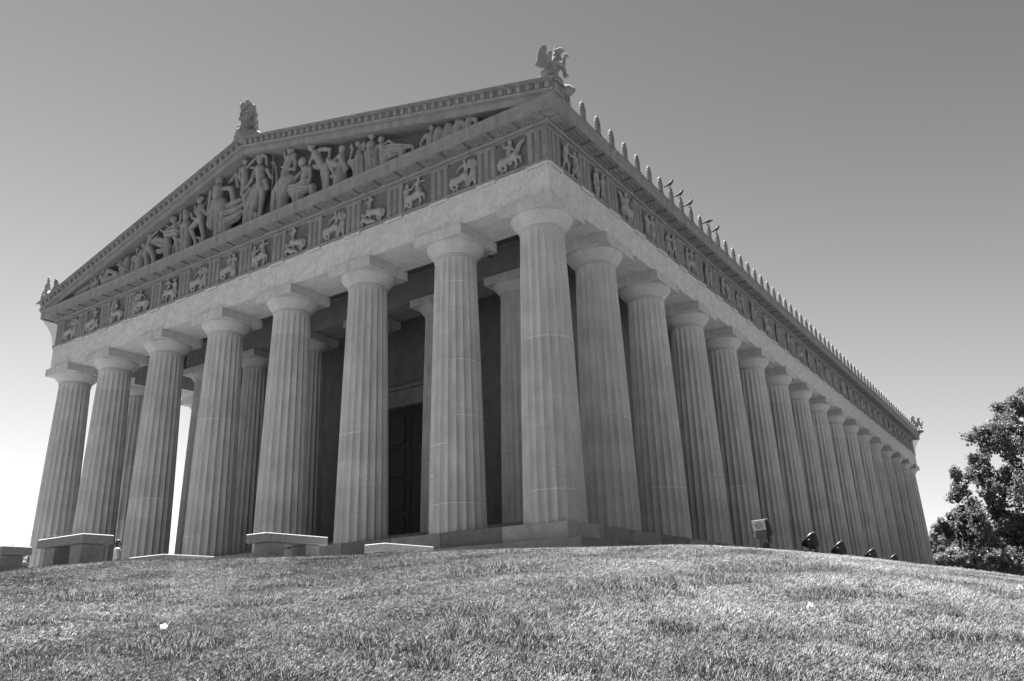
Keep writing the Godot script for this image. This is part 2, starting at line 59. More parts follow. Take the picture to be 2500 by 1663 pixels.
	["statue", "stone woman lying back in long pleated cloth with bent arm", 8.58, [-0.46, 1.42, 0, 0.14, -0.46, 1.42, 0, 0.14, 0, -0.47, 1.27, 0, 0.07, -0.4, 1.07, 0, 0.17, 0, -0.4, 1.07, 0, 0.17, -0.31, 0.87, 0, 0.17, 0, -0.31, 0.87, 0, 0.17, -0.31, 0.11, 0, 0.17, 0, -0.5, 1.04, 0, 0.07, -0.64, 1.06, 0, 0.06, 0, -0.33, 0.84, 0, 0.17, -0.35, 0.6, 0, 0.15, 1, -0.35, 0.6, 0, 0.15, -0.32, 0.47, 0, 0.12, 1, -0.32, 0.47, 0, 0.12, -0.32, 0.1, 0, 0.12, 1, -0.07, 0.91, 0, 0.13, 0.21, 0.82, 0, 0.17, 1, 0.21, 0.82, 0, 0.17, 0.61, 0.66, 0, 0.15, 1, 0.61, 0.66, 0, 0.15, 1.17, 0.48, 0, 0.06, 1, 1.17, 0.48, 0, 0.06, 1.17, 0.08, 0, 0.06, 1, -0.19, 0.72, 0, 0.17, 0.21, 0.62, 0, 0.18, 1, 0.21, 0.62, 0, 0.18, 0.61, 0.55, 0, 0.13, 1, 0.61, 0.55, 0, 0.13, 0.61, 0.1, 0, 0.13, 1, -0.22, 0.52, 0, 0.12, 0.1, 0.52, 0, 0.14, 1, -0.22, 0.52, 0, 0.12, -0.22, 0.1, 0, 0.12, 1, -0.2, 1.19, 0, 0.05, -0.06, 1.21, 0, 0.05, 0, -0.06, 1.21, 0, 0.05, 0.19, 0.97, 0, 0.07, 0]],
	["statue", "half sunken stone figure with slim neck driving the horses", 10.46, [0.17, 0.96, 0, 0.11, 0.17, 0.96, 0, 0.11, 0, 0.17, 0.84, 0, 0.06, 0.18, 0.69, 0, 0.1, 0, 0.18, 0.69, 0, 0.1, 0.14, 0.57, 0, 0.14, 0, 0.14, 0.57, 0, 0.14, 0.14, 0.1, 0, 0.14, 0, -0.09, 0.71, 0, 0.09, -0.21, 0.63, 0, 0.07, 0, -0.21, 0.63, 0, 0.07, -0.34, 0.51, 0, 0.05, 0, -0.34, 0.51, 0, 0.05, -0.34, 0.07, 0, 0.05, 0, -0.09, 0.71, 0, 0.09, 0.1, 0.58, 0, 0.14, 0, 0.1, 0.58, 0, 0.14, 0.1, 0.1, 0, 0.14, 0]],
	["horse_head", "first stone horse head beside the slim necked driver", 11.01, [-0.07, 0.41, 0, 0.2, -0.04, 0.63, 0, 0.19, 0, -0.07, 0.41, 0, 0.2, -0.07, 0.12, 0, 0.2, 0, -0.04, 0.75, 0, 0.12, 0.09, 0.61, 0, 0.1, 0, 0.09, 0.61, 0, 0.1, 0.17, 0.47, 0, 0.08, 0, 0.17, 0.47, 0, 0.08, 0.17, 0.08, 0, 0.08, 0, -0.04, 0.75, 0, 0.05, -0.04, 0.89, 0, 0.02, 0, -0.04, 0.75, 0, 0.05, -0.04, 0.07, 0, 0.05, 0, -0.04, 0.75, 0, 0.05, -0.21, 0.87, 0, 0.02, 0, -0.04, 0.75, 0, 0.05, -0.04, 0.07, 0, 0.05, 0]],
	["horse_head", "second stone horse head with pricked ears along the cornice", 11.45, [-0.06, 0.48, 0, 0.18, -0.04, 0.66, 0, 0.16, 0, -0.06, 0.48, 0, 0.18, -0.06, 0.11, 0, 0.18, 0, -0.04, 0.76, 0, 0.11, 0.07, 0.63, 0, 0.1, 0, 0.07, 0.63, 0, 0.1, 0.13, 0.5, 0, 0.07, 0, 0.13, 0.5, 0, 0.07, 0.13, 0.08, 0, 0.07, 0, -0.04, 0.76, 0, 0.05, -0.03, 0.89, 0, 0.02, 0, -0.04, 0.76, 0, 0.05, -0.04, 0.07, 0, 0.05, 0, -0.04, 0.76, 0, 0.05, -0.18, 0.85, 0, 0.02, 0, -0.04, 0.76, 0, 0.05, -0.04, 0.07, 0, 0.05, 0, -0.04, 0.76, 0, 0.05, 0.19, 0.74, 0, 0.02, 0]],
	["horse_head", "third stone horse head looking out over the cornice", 11.92, [-0.1, 0.44, 0, 0.18, -0.03, 0.62, 0, 0.16, 0, -0.1, 0.44, 0, 0.18, -0.1, 0.11, 0, 0.18, 0, -0.05, 0.72, 0, 0.11, 0.11, 0.63, 0, 0.1, 0, 0.11, 0.63, 0, 0.1, 0.2, 0.52, 0, 0.07, 0, 0.2, 0.52, 0, 0.07, 0.2, 0.08, 0, 0.07, 0, -0.05, 0.72, 0, 0.05, 0, 0.79, 0, 0.02, 0, -0.05, 0.72, 0, 0.05, -0.05, 0.07, 0, 0.05, 0, -0.05, 0.72, 0, 0.05, -0.17, 0.8, 0, 0.02, 0, -0.05, 0.72, 0, 0.05, -0.05, 0.07, 0, 0.05, 0]],
	["horse_head", "last stone horse head lying low where the cornices meet", 12.41, [-0.09, 0.48, 0, 0.14, -0.06, 0.56, 0, 0.13, 0, -0.09, 0.48, 0, 0.14, -0.09, 0.1, 0, 0.14, 0, -0.09, 0.61, 0, 0.1, 0.07, 0.58, 0, 0.1, 0, 0.07, 0.58, 0, 0.1, 0.24, 0.49, 0, 0.08, 0, 0.24, 0.49, 0, 0.08, 0.24, 0.08, 0, 0.08, 0, -0.09, 0.61, 0, 0.05, -0.16, 0.63, 0, 0.02, 0, -0.09, 0.61, 0, 0.05, -0.09, 0.07, 0, 0.05, 0]],
]

var side_z: Array = []
var mats := {}
var rng := RandomNumberGenerator.new()
var noise := FastNoiseLite.new()
var used := {}
var temple: Node3D

# ------------------------------------------------------------------ mesh builder
class MB:
	var v := PackedVector3Array()
	var n := PackedVector3Array()
	var c := PackedColorArray()
	var ix := PackedInt32Array()
	var tint := Color(1, 1, 1)
	func vert(p: Vector3, q: Vector3) -> int:
		v.append(p)
		n.append(q)
		c.append(Color(tint.r * 0.75, tint.g * 0.75, tint.b * 0.75))   # stored in bytes, so 1.33 is the most a tint can lift
		return v.size() - 1
	func poly(pts: Array, out: Vector3) -> void:
		# flat face, turned so that it looks towards «out»
		var nn: Vector3 = (pts[1] - pts[0]).cross(pts[2] - pts[0])
		if nn.length_squared() < 1e-14 and pts.size() > 3:
			nn = (pts[2] - pts[0]).cross(pts[3] - pts[0])
		if nn.length_squared() < 1e-14:
			return
		nn = nn.normalized()
		var flip := nn.dot(out) < 0.0
		if flip:
			nn = -nn
		var k := v.size()
		for p in pts:
			vert(p, nn)
		for i in range(1, pts.size() - 1):
			if flip:
				ix.append_array(PackedInt32Array([k, k + i, k + i + 1]))
			else:
				ix.append_array(PackedInt32Array([k, k + i + 1, k + i]))
	func box(lo: Vector3, hi: Vector3, ch := 0.0) -> void:
		var m := (lo + hi) * 0.5
		var h := (hi - lo) * 0.5
		cbox(Transform3D(Basis(), m), h, ch)
	func cbox(t: Transform3D, h: Vector3, ch := 0.0) -> void:
		for a in 3:
			var b := (a + 1) % 3
			var d := (a + 2) % 3
			for s in [-1.0, 1.0]:
				var pts := []
				for q in [[-1, -1], [1, -1], [1, 1], [-1, 1]]:
					var p := Vector3.ZERO
					p[a] = s * h[a]
					p[b] = q[0] * (h[b] - ch)
					p[d] = q[1] * (h[d] - ch)
					pts.append(t * p)
				var o := Vector3.ZERO
				o[a] = s
				poly(pts, t.basis * o)
				if ch > 0.0:
					for s2 in [-1.0, 1.0]:
						var e := []
						for q in [[0, -1], [0, 1], [1, 1], [1, -1]]:
							var p := Vector3.ZERO
							p[a] = s * (h[a] - (ch if q[0] == 1 else 0.0))
							p[b] = s2 * (h[b] - (0.0 if q[0] == 1 else ch))
							p[d] = q[1] * (h[d] - ch)
							e.append(t * p)
						var o2 := Vector3.ZERO
						o2[a] = s
						o2[b] = s2
						poly(e, t.basis * o2)
		if ch > 0.0:
			for sx in [-1.0, 1.0]:
				for sy in [-1.0, 1.0]:
					for sz in [-1.0, 1.0]:
						poly([t * Vector3(sx * h.x, sy * (h.y - ch), sz * (h.z - ch)), t * Vector3(sx * (h.x - ch), sy * h.y, sz * (h.z - ch)), t * Vector3(sx * (h.x - ch), sy * (h.y - ch), sz * h.z)], t.basis * Vector3(sx, sy, sz))
	func lathe(prof: Array, seg: int, t := Transform3D(), a0 := 0.0, a1 := TAU) -> void:
		# profile of (radius, height), smooth
		var m := prof.size()
		var base := v.size()
		for i in m:
			var d: Vector2 = prof[mini(i + 1, m - 1)] - prof[maxi(i - 1, 0)]
			var nr := Vector2(d.y, -d.x).normalized()
			for j in seg + 1:
				var a := a0 + (a1 - a0) * j / seg
				vert(t * Vector3(prof[i].x * cos(a), prof[i].y, prof[i].x * sin(a)), (t.basis * Vector3(nr.x * cos(a), nr.y, nr.x * sin(a))).normalized())
		for i in m - 1:
			for j in seg:
				var p := base + i * (seg + 1) + j
				var q := p + seg + 1
				ix.append_array(PackedInt32Array([p, p + 1, q, p + 1, q + 1, q]))
	func tube(pts: Array, rad: Array, seg := 8) -> void:
		var base := v.size()
		var m := pts.size()
		for i in m:
			var d: Vector3 = (pts[mini(i + 1, m - 1)] - pts[maxi(i - 1, 0)]).normalized()
			var u := d.cross(Vector3(0.31, 0.2, 0.93)).normalized()
			var w := d.cross(u)
			for j in seg + 1:
				var a := TAU * j / seg
				var o := u * cos(a) + w * sin(a)
				vert(pts[i] + o * rad[i], o)
		for i in m - 1:
			for j in seg:
				var p := base + i * (seg + 1) + j
				var q := p + seg + 1
				ix.append_array(PackedInt32Array([p, q, p + 1, p + 1, q, q + 1]))
		for e in [0, m - 1]:
			var k := []
			for j in seg:
				k.append(v[base + e * (seg + 1) + j])
			poly(k, (pts[e] - pts[1 if e == 0 else m - 2]))
	func extrude(outline: Array, t: Transform3D, depth: float, ch := 0.0) -> void:
		# outline in x,y (star shaped), from z = -depth/2 to depth/2, with a chamfered rim
		var m := outline.size()
		var mid := Vector2.ZERO
		for p in outline:
			mid += p / m
		for s in [-1.0, 1.0]:
			for i in m:
				var p: Vector2 = outline[i]
				var q: Vector2 = outline[(i + 1) % m]
				var pi_ := p + (mid - p).normalized() * ch
				var qi := q + (mid - q).normalized() * ch
				poly([t * Vector3(mid.x, mid.y, s * depth * 0.5), t * Vector3(pi_.x, pi_.y, s * depth * 0.5), t * Vector3(qi.x, qi.y, s * depth * 0.5)], t.basis * Vector3(0, 0, s))
				if ch > 0.0:
					poly([t * Vector3(pi_.x, pi_.y, s * depth * 0.5), t * Vector3(qi.x, qi.y, s * depth * 0.5), t * Vector3(q.x, q.y, s * (depth * 0.5 - ch)), t * Vector3(p.x, p.y, s * (depth * 0.5 - ch))], t.basis * Vector3((p + q).x * 0.5 - mid.x, (p + q).y * 0.5 - mid.y, s))
		for i in m:
			var p: Vector2 = outline[i]
			var q: Vector2 = outline[(i + 1) % m]
			var w := depth * 0.5 - ch
			poly([t * Vector3(p.x, p.y, -w), t * Vector3(q.x, q.y, -w), t * Vector3(q.x, q.y, w), t * Vector3(p.x, p.y, w)], t.basis * Vector3((p + q).x * 0.5 - mid.x, (p + q).y * 0.5 - mid.y, 0))
	func mesh(m: Material) -> ArrayMesh:
		var a := []
		a.resize(Mesh.ARRAY_MAX)
		a[Mesh.ARRAY_VERTEX] = v
		a[Mesh.ARRAY_NORMAL] = n
		a[Mesh.ARRAY_COLOR] = c
		a[Mesh.ARRAY_INDEX] = ix
		var r := ArrayMesh.new()
		r.add_surface_from_arrays(Mesh.PRIMITIVE_TRIANGLES, a)
		r.surface_set_material(0, m)
		return r

# ------------------------------------------------------------------ blended bodies (tapered bones, one skin)
func body_mesh(bones: Array, cell: float, k: float, m: Material, flat := 1.0) -> ArrayMesh:
	# bones: flat list of ax ay az ra bx by bz rb fold
	var lo := Vector3(1e9, 1e9, 1e9)
	var hi := -lo
	for i in range(0, bones.size(), 9):
		for e in [0, 4]:
			var p := Vector3(bones[i + e], bones[i + e + 1], bones[i + e + 2])
			var r: float = bones[i + e + 3] + cell * 2.0
			lo = lo.min(p - Vector3(r, r, r))
			hi = hi.max(p + Vector3(r, r, r))
	var nx := int((hi.x - lo.x) / cell) + 2
	var ny := int((hi.y - lo.y) / cell) + 2
	var nz := int((hi.z - lo.z) / cell) + 2
	var f := PackedFloat32Array()
	f.resize(nx * ny * nz)
	f.fill(1.0)
	for i in range(0, bones.size(), 9):
		var a := Vector3(bones[i], bones[i + 1], bones[i + 2])
		var b := Vector3(bones[i + 4], bones[i + 5], bones[i + 6])
		var ra: float = bones[i + 3]
		var rb: float = bones[i + 7]
		var fold: float = bones[i + 8]
		var ba := b - a
		var l2 := maxf(ba.length_squared(), 1e-8)
		var pad := maxf(ra, rb) + cell * 2.5 + k
		var b0 := ((a.min(b) - Vector3(pad, pad, pad) - lo) / cell).max(Vector3.ZERO)
		var b1 := ((a.max(b) + Vector3(pad, pad, pad) - lo) / cell).min(Vector3(nx - 1, ny - 1, nz - 1))
		var sidew := Vector3(-ba.y, ba.x, 0).normalized()
		for z in range(int(b0.z), int(b1.z) + 1):
			for y in range(int(b0.y), int(b1.y) + 1):
				var row := (z * ny + y) * nx
				for x in range(int(b0.x), int(b1.x) + 1):
					var p := lo + Vector3(x, y, z) * cell - a
					var t := clampf(p.dot(ba) / l2, 0.0, 1.0)
					var d := (p - ba * t).length() - (ra + (rb - ra) * t)
					if fold > 0.0:
						d += 0.22 * fold * ra * sin(p.dot(sidew) * 7.0 / ra + p.z * 9.0 + p.y * 2.0)
					var g := f[row + x]
					var h := maxf(k - absf(d - g), 0.0) / k
					f[row + x] = minf(d, g) - h * h * k * 0.25
	var id := PackedInt32Array()
	id.resize(nx * ny * nz)
	id.fill(-1)
	var vs := PackedVector3Array()
	var sx := 1
	var sy := nx
	var sz := nx * ny
	var off := [0, sx, sy, sx + sy, sz, sx + sz, sy + sz, sx + sy + sz]
	var corner := [Vector3(0, 0, 0), Vector3(1, 0, 0), Vector3(0, 1, 0), Vector3(1, 1, 0), Vector3(0, 0, 1), Vector3(1, 0, 1), Vector3(0, 1, 1), Vector3(1, 1, 1)]
	var edges := [[0, 1], [2, 3], [4, 5], [6, 7], [0, 2], [1, 3], [4, 6], [5, 7], [0, 4], [1, 5], [2, 6], [3, 7]]
	for z in nz - 1:
		for y in ny - 1:
			for x in nx - 1:
				var o := x + y * sy + z * sz
				var s0 := f[o] < 0.0
				if (f[o + 1] < 0.0) == s0 and (f[o + sy] < 0.0) == s0 and (f[o + sy + 1] < 0.0) == s0 and (f[o + sz] < 0.0) == s0 and (f[o + sz + 1] < 0.0) == s0 and (f[o + sz + sy] < 0.0) == s0 and (f[o + sz + sy + 1] < 0.0) == s0:
					continue
				var acc := Vector3.ZERO
				var cnt := 0
				for e in edges:
					var fa := f[o + off[e[0]]]
					var fb := f[o + off[e[1]]]
					if (fa < 0.0) != (fb < 0.0):
						acc += corner[e[0]].lerp(corner[e[1]], fa / (fa - fb))
						cnt += 1
				id[o] = vs.size()
				vs.append(lo + (Vector3(x, y, z) + acc / cnt) * cell)
	var ix := PackedInt32Array()
	for z in range(1, nz - 1):
		for y in range(1, ny - 1):
			for x in range(1, nx - 1):
				var o := x + y * sy + z * sz
				var s0 := f[o] < 0.0
				for ax in 3:
					var st: int = [sx, sy, sz][ax]
					var s1 := f[o + st] < 0.0
					if s0 == s1:
						continue
					var u: int = [sy, sz, sx][ax]
					var w: int = [sz, sx, sy][ax]
					var q0 := id[o - u - w]
					var q1 := id[o - w]
					var q2 := id[o]
					var q3 := id[o - u]
					if q0 < 0 or q1 < 0 or q2 < 0 or q3 < 0:
						continue
					if s0:
						ix.append_array(PackedInt32Array([q0, q2, q1, q0, q3, q2]))
					else:
						ix.append_array(PackedInt32Array([q0, q1, q2, q0, q2, q3]))
	var ns := PackedVector3Array()
	ns.resize(vs.size())
	for i in range(0, ix.size(), 3):
		var nn := (vs[ix[i + 2]] - vs[ix[i]]).cross(vs[ix[i + 1]] - vs[ix[i]])
		for j in 3:
			ns[ix[i + j]] += nn
	var col := PackedColorArray()
	col.resize(vs.size())
	col.fill(Color(0.75, 0.75, 0.75))
	for i in ns.size():
		ns[i] = ns[i].normalized()
	var arr := []
	arr.resize(Mesh.ARRAY_MAX)
	arr[Mesh.ARRAY_VERTEX] = vs
	arr[Mesh.ARRAY_NORMAL] = ns
	arr[Mesh.ARRAY_COLOR] = col
	arr[Mesh.ARRAY_INDEX] = ix
	var r := ArrayMesh.new()
	r.add_surface_from_arrays(Mesh.PRIMITIVE_TRIANGLES, arr)
	r.surface_set_material(0, m)
	return r

func chain(out: Array, pts: Array, fold := 0.0) -> void:
	# pts: [x, y, z, r] one after another
	for i in maxi(pts.size() - 1, 1):
		var a: Array = pts[i]
		var b: Array = pts[mini(i + 1, pts.size() - 1)]
		out.append_array([a[0], a[1], a[2], a[3], b[0], b[1], b[2], b[3], fold])

# ------------------------------------------------------------------ nodes
func numbered(called: String) -> String:
	var k: int = used.get(called, 0)
	used[called] = k + 1
	return called if k == 0 else "%s_%03d" % [called, k]

func tag(o: Node3D, label: String, category: String, group := "") -> Node3D:
	o.set_meta("label", label)
	o.set_meta("category", category)
	if group != "":
		o.set_meta("group", group)
	return o

func thing(called: String, label: String, category: String, at := Vector3.ZERO, turn := 0.0, group := "") -> Node3D:
	var o := Node3D.new()
	o.name = numbered(called)
	add_child(o)
	o.position = at
	o.rotation.y = turn
	return tag(o, label, category, group)

func part(called: String, m: Mesh, parent: Node3D, at := Vector3.ZERO, turn := 0.0) -> MeshInstance3D:
	var o := MeshInstance3D.new()
	o.name = called
	o.mesh = m
	parent.add_child(o, true)
	o.position = at
	o.rotation.y = turn
	return o

func lone(called: String, m: Mesh, label: String, category: String, at := Vector3.ZERO, turn := 0.0, group := "") -> MeshInstance3D:
	var o := MeshInstance3D.new()
	o.name = numbered(called)
	o.mesh = m
	add_child(o)
	o.position = at
	o.rotation.y = turn
	tag(o, label, category, group)
	return o

# ------------------------------------------------------------------ materials
func grey(v: float) -> Color:
	return Color(v, v, v).linear_to_srgb()

func speckle(size: int, f1: float, a1: float, f2: float, a2: float, a3: float, mean: float, sd: int) -> ImageTexture:
	var n1 := FastNoiseLite.new()
	n1.seed = sd
	n1.frequency = f1
	n1.fractal_octaves = 3
	var n2 := FastNoiseLite.new()
	n2.seed = sd + 7
	n2.frequency = f2
	n2.fractal_octaves = 4
	var i1 := n1.get_seamless_image(size, size, false, false, 0.12, false)
	var i2 := n2.get_seamless_image(size, size, false, false, 0.2, false)
	i1.convert(Image.FORMAT_L8)
	i2.convert(Image.FORMAT_L8)
	var d1 := i1.get_data()
	var d2 := i2.get_data()
	var r := RandomNumberGenerator.new()
	r.seed = sd
	var o := PackedByteArray()
	o.resize(size * size)
	for i in size * size:
		var w := mean + a1 * (d1[i] / 127.5 - 1.0) + a2 * (d2[i] / 127.5 - 1.0) + a3 * (r.randf() - 0.5)
		o[i] = int(clampf(pow(clampf(w, 0.0, 1.0), 1.0 / 2.2), 0.0, 1.0) * 255.0)
	return ImageTexture.create_from_image(Image.create_from_data(size, size, false, Image.FORMAT_L8, o))

func stone(called: String, v: float, scale: float, tex: Texture2D, big: Texture2D, bigscale: Vector3, bump := 0.0, rough := 0.92) -> StandardMaterial3D:
	var m := StandardMaterial3D.new()
	m.resource_name = called
	m.albedo_color = grey(v / 0.75)
	m.albedo_texture = tex
	m.roughness = rough
	m.metallic_specular = 0.3
	m.uv1_triplanar = true
	m.uv1_world_triplanar = true
	m.uv1_scale = Vector3.ONE * scale
	m.uv2_triplanar = true
	m.uv2_world_triplanar = true
	m.uv2_scale = bigscale
	m.vertex_color_use_as_albedo = true
	if big:
		m.detail_enabled = true
		m.detail_blend_mode = BaseMaterial3D.BLEND_MODE_MUL
		m.detail_uv_layer = BaseMaterial3D.DETAIL_UV_2
		m.detail_albedo = big
	if bump > 0.0:
		m.heightmap_enabled = true
		m.heightmap_texture = tex
		m.heightmap_scale = bump
	mats[called] = m
	return m

func plain(called: String, v: float, rough := 0.8, metal := 0.0) -> StandardMaterial3D:
	var m := StandardMaterial3D.new()
	m.resource_name = called
	m.albedo_color = grey(v / 0.75)
	m.roughness = rough
	m.metallic = metal
	m.vertex_color_use_as_albedo = true
	mats[called] = m
	return m

func make_materials() -> void:
	var fine := speckle(512, 0.11, 0.16, 0.012, 0.08, 0.22, 0.88, 11)
	var smooth := speckle(512, 0.05, 0.08, 0.01, 0.08, 0.06, 0.9, 23)
	var rough := speckle(512, 0.035, 0.16, 0.008, 0.1, 0.1, 0.88, 31)
	var stains := speckle(512, 0.022, 0.2, 0.006, 0.12, 0.03, 0.88, 47)
	var blotch := speckle(512, 0.03, 0.14, 0.01, 0.1, 0.03, 0.9, 59)
	stone("aggregate_concrete", COLUMN_V, 0.2, fine, stains, Vector3(0.16, 0.045, 0.16), 0.5)
	stone("beam_concrete", BEAM_V, 0.23, fine, blotch, Vector3(0.3, 0.2, 0.3), 0.6)
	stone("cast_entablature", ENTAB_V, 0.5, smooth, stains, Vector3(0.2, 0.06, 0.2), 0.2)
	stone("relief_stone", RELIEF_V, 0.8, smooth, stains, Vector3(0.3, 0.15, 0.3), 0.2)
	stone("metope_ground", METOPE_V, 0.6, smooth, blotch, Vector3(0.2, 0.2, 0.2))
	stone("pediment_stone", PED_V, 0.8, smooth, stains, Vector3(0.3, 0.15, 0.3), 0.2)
	stone("step_stone", STEP_V, 0.3, fine, blotch, Vector3(0.15, 0.2, 0.15), 0.4)
	stone("inner_wall", WALL_V, 0.4, smooth, blotch, Vector3(0.09, 0.07, 0.09))
	stone("bench_concrete", BENCH_V, 1.6, rough, blotch, Vector3(0.6, 0.5, 0.6), 0.4)
	stone("weathered_stone", 0.3, 0.8, rough, stains, Vector3(0.3, 0.15, 0.3), 0.4)
	stone("roof_tile", 0.3, 0.5, smooth, stains, Vector3(0.2, 0.2, 0.2))
	stone("paving", 0.24, 0.3, fine, blotch, Vector3(0.1, 0.1, 0.1), 0.3)
	stone("soil", 0.14, 1.3, rough, blotch, Vector3(0.21, 0.21, 0.21), 2.0)
	plain("bronze_door", 0.06, 0.5, 0.2)
	plain("black_paint", 0.022, 0.45)
	plain("sign_paint", 0.8, 0.6)
	plain("sign_ink", 0.05, 0.7)
	plain("post_metal", 0.16, 0.5, 0.4)
	plain("bird_feather", 0.05, 0.8)
	plain("hair", 0.012, 0.6)
	plain("skin", 0.16, 0.6)
	plain("pale_shirt", 0.4, 0.85)
	plain("trousers", 0.08, 0.9)
	plain("paper", 0.8, 0.8)
	plain("camera_shell", 0.35, 0.4)
	plain("bark", 0.05, 0.95)
	var lens := plain("lamp_glass", 0.5, 0.15)
	lens.metallic_specular = 0.6
	var net := plain("netting", 0.03, 0.9)
	net.transparency = BaseMaterial3D.TRANSPARENCY_ALPHA
	net.albedo_color.a = 0.45
	var g := plain("grass_blade", 1.0, 0.62)
	g.backlight_enabled = true
	g.backlight = Color(0.55, 0.55, 0.55)
	g.cull_mode = BaseMaterial3D.CULL_DISABLED
	var lf := plain("leaf", 1.0, 0.55)
	lf.backlight_enabled = true
	lf.backlight = Color(0.9, 0.9, 0.9)
	lf.cull_mode = BaseMaterial3D.CULL_DISABLED
func make_sky() -> ImageTexture:
	# clear bright air: palest low down and towards the sun, deeper overhead
	var w := 512
	var h := 256
	var im := Image.create(w, h, false, Image.FORMAT_RGBF)
	var sun_az := deg_to_rad(SUN_AZ)
	for j in h:
		var el := PI * 0.5 - (j + 0.5) / h * PI
		var e := rad_to_deg(maxf(el, 0.0))
		for i in w:
			var ph := (i + 0.5) / w * TAU
			var d := Vector3(sin(ph) * cos(el), sin(el), -cos(ph) * cos(el))
			# angle from the upright arc through the sun
			var da := wrapf(-ph - sun_az, -PI, PI)
			var off := 90.0
			if absf(da) < PI * 0.5:
				off = rad_to_deg(asin(clampf(absf(sin(da)) * cos(el), 0.0, 1.0)))
			elif e > 60.0:
				off = rad_to_deg(acos(clampf(d.y, -1.0, 1.0)))
			# broad brightening on the sunward half
			var side := 0.32 + 1.25 * (0.5 + 0.5 * cos(da) * cos(el))
			var l := (SKY_BASE + SKY_BAND * exp(-e / SKY_FALL)) * side + SKY_GLOW * exp(-e / 60.0) * exp(-off * off / (SKY_WIDE * SKY_WIDE))
			if el < 0.0:
				l = lerpf(l, 0.08, clampf(-el * 6.0, 0.0, 1.0))
			im.set_pixel(i, j, Color(l, l, l * 1.0))
	return ImageTexture.create_from_image(im)

func _ready() -> void:
	rng.seed = 20240
	noise.seed = 3
	noise.frequency = 0.5
	# --- camera
	var cam := Camera3D.new()
	cam.name = "camera"
	cam.fov = 45.4029
	cam.near = 0.1
	cam.far = 3000.0
	add_child(cam)
	cam.position = Vector3(27.207, -2.556, 54.916)
	cam.rotation_order = EULER_ORDER_YXZ
	cam.rotation_degrees = Vector3(18.7926, 33.7344, -1.8316)
	cam.current = true
	# --- sky, sun, exposure
	var env := Environment.new()
	env.background_mode = Environment.BG_SKY
	var sky := Sky.new()
	var pano := PanoramaSkyMaterial.new()
	pano.panorama = make_sky()
	sky.sky_material = pano
	env.sky = sky
	env.tonemap_mode = Environment.TONE_MAPPER_LINEAR
	env.tonemap_exposure = EXPOSURE
	env.sdfgi_enabled = true
	env.ssao_enabled = true
	env.ssil_enabled = true
	var we := WorldEnvironment.new()
	we.name = "world"
	we.environment = env
	add_child(we)
	var sun := DirectionalLight3D.new()
	sun.name = "sun"
	sun.light_energy = SUN_E
	sun.light_angular_distance = 0.6
	sun.light_color = Color(1.0, 1.0, 1.0)
	sun.shadow_enabled = true
	add_child(sun)
	var az := deg_to_rad(SUN_AZ)
	var el := deg_to_rad(SUN_EL)
	var to_sun := Vector3(-sin(az) * cos(el), sin(el), -cos(az) * cos(el))
	sun.look_at_from_position(Vector3.ZERO, -to_sun, Vector3(0, 0, 1))
	# --- the place
	make_materials()
	make_land()
	make_paving()
	make_temple()
	make_statues()
	print("statues")
	make_benches()
	make_lamps()
	make_sign()
	make_birds()
	make_person()
	make_odds()
	make_trees()
	make_grass()
# ------------------------------------------------------------------ land
func edge_distance(x: float, z: float) -> float:
	var best := 1e9
	var sg := 1.0
	var p := Vector2(x, z)
	for i in EDGE.size() - 1:
		var a := Vector2(EDGE[i][0], EDGE[i][1])
		var e := Vector2(EDGE[i + 1][0], EDGE[i + 1][1]) - a
		var r := p - a
		var t := clampf(r.dot(e) / e.length_squared(), 0.0, 1.0)
		var d := (r - e * t).length()
		if d < best - 1e-6:
			best = d
			sg = 1.0 if e.x * r.y - e.y * r.x > 0.0 else -1.0
	return best * sg

func land(x: float, z: float) -> float:
	var q := edge_distance(x, z)
	var sp := 1.3 * log(1.0 + exp(minf(q / 1.3, 60.0)))
	var h := -1.21 - 4.5 * (1.0 - exp(-0.2 * sp / 4.5))
	h -= 0.04 * 1.5 * log(1.0 + exp(clampf((x - 23.0) / 1.5, -30.0, 30.0))) * exp(-maxf(0.0, x - 30.0) * 0.1)
	if q > 1.0:
		h += 0.03 * noise.get_noise_2d(x * 1.4, z * 1.4) * minf(1.0, (q - 1.0) * 0.4)
	return h

func stations(dense0: float, dense1: float, step: float, far: float) -> Array:
	var r := []
	var x := dense0
	while x <= dense1 + 1e-6:
		r.append(x)
		x += step
	var g := step
	var y := dense0
	while y > -far:
		g *= 1.3
		y -= g
		r.push_front(y)
	g = step
	y = dense1
	while y < far:
		g *= 1.3
		y += g
		r.append(y)
	return r

func make_land() -> void:
	var xs := stations(2.0, 32.0, 0.35, 900.0)
	var zs := stations(18.0, 56.0, 0.35, 900.0)
	var b := MB.new()
	var w := xs.size()
	for z in zs:
		for x in xs:
			b.vert(Vector3(x, land(x, z), z), Vector3.UP)
	for j in zs.size() - 1:
		for i in w - 1:
			var k := j * w + i
			b.ix.append_array(PackedInt32Array([k, k + 1, k + w, k + 1, k + w + 1, k + w]))
	for j in zs.size():
		for i in w:
			var k := j * w + i
			var dx := b.v[j * w + mini(i + 1, w - 1)] - b.v[j * w + maxi(i - 1, 0)]
			var dz := b.v[mini(j + 1, zs.size() - 1) * w + i] - b.v[maxi(j - 1, 0) * w + i]
			b.n[k] = dz.cross(dx).normalized()
	var o := MeshInstance3D.new()
	o.name = "lawn"
	o.mesh = b.mesh(mats["soil"])
	add_child(o)
	o.set_meta("kind", "structure")
	tag(o, "grassy mound sloping up to the temple terrace", "lawn")

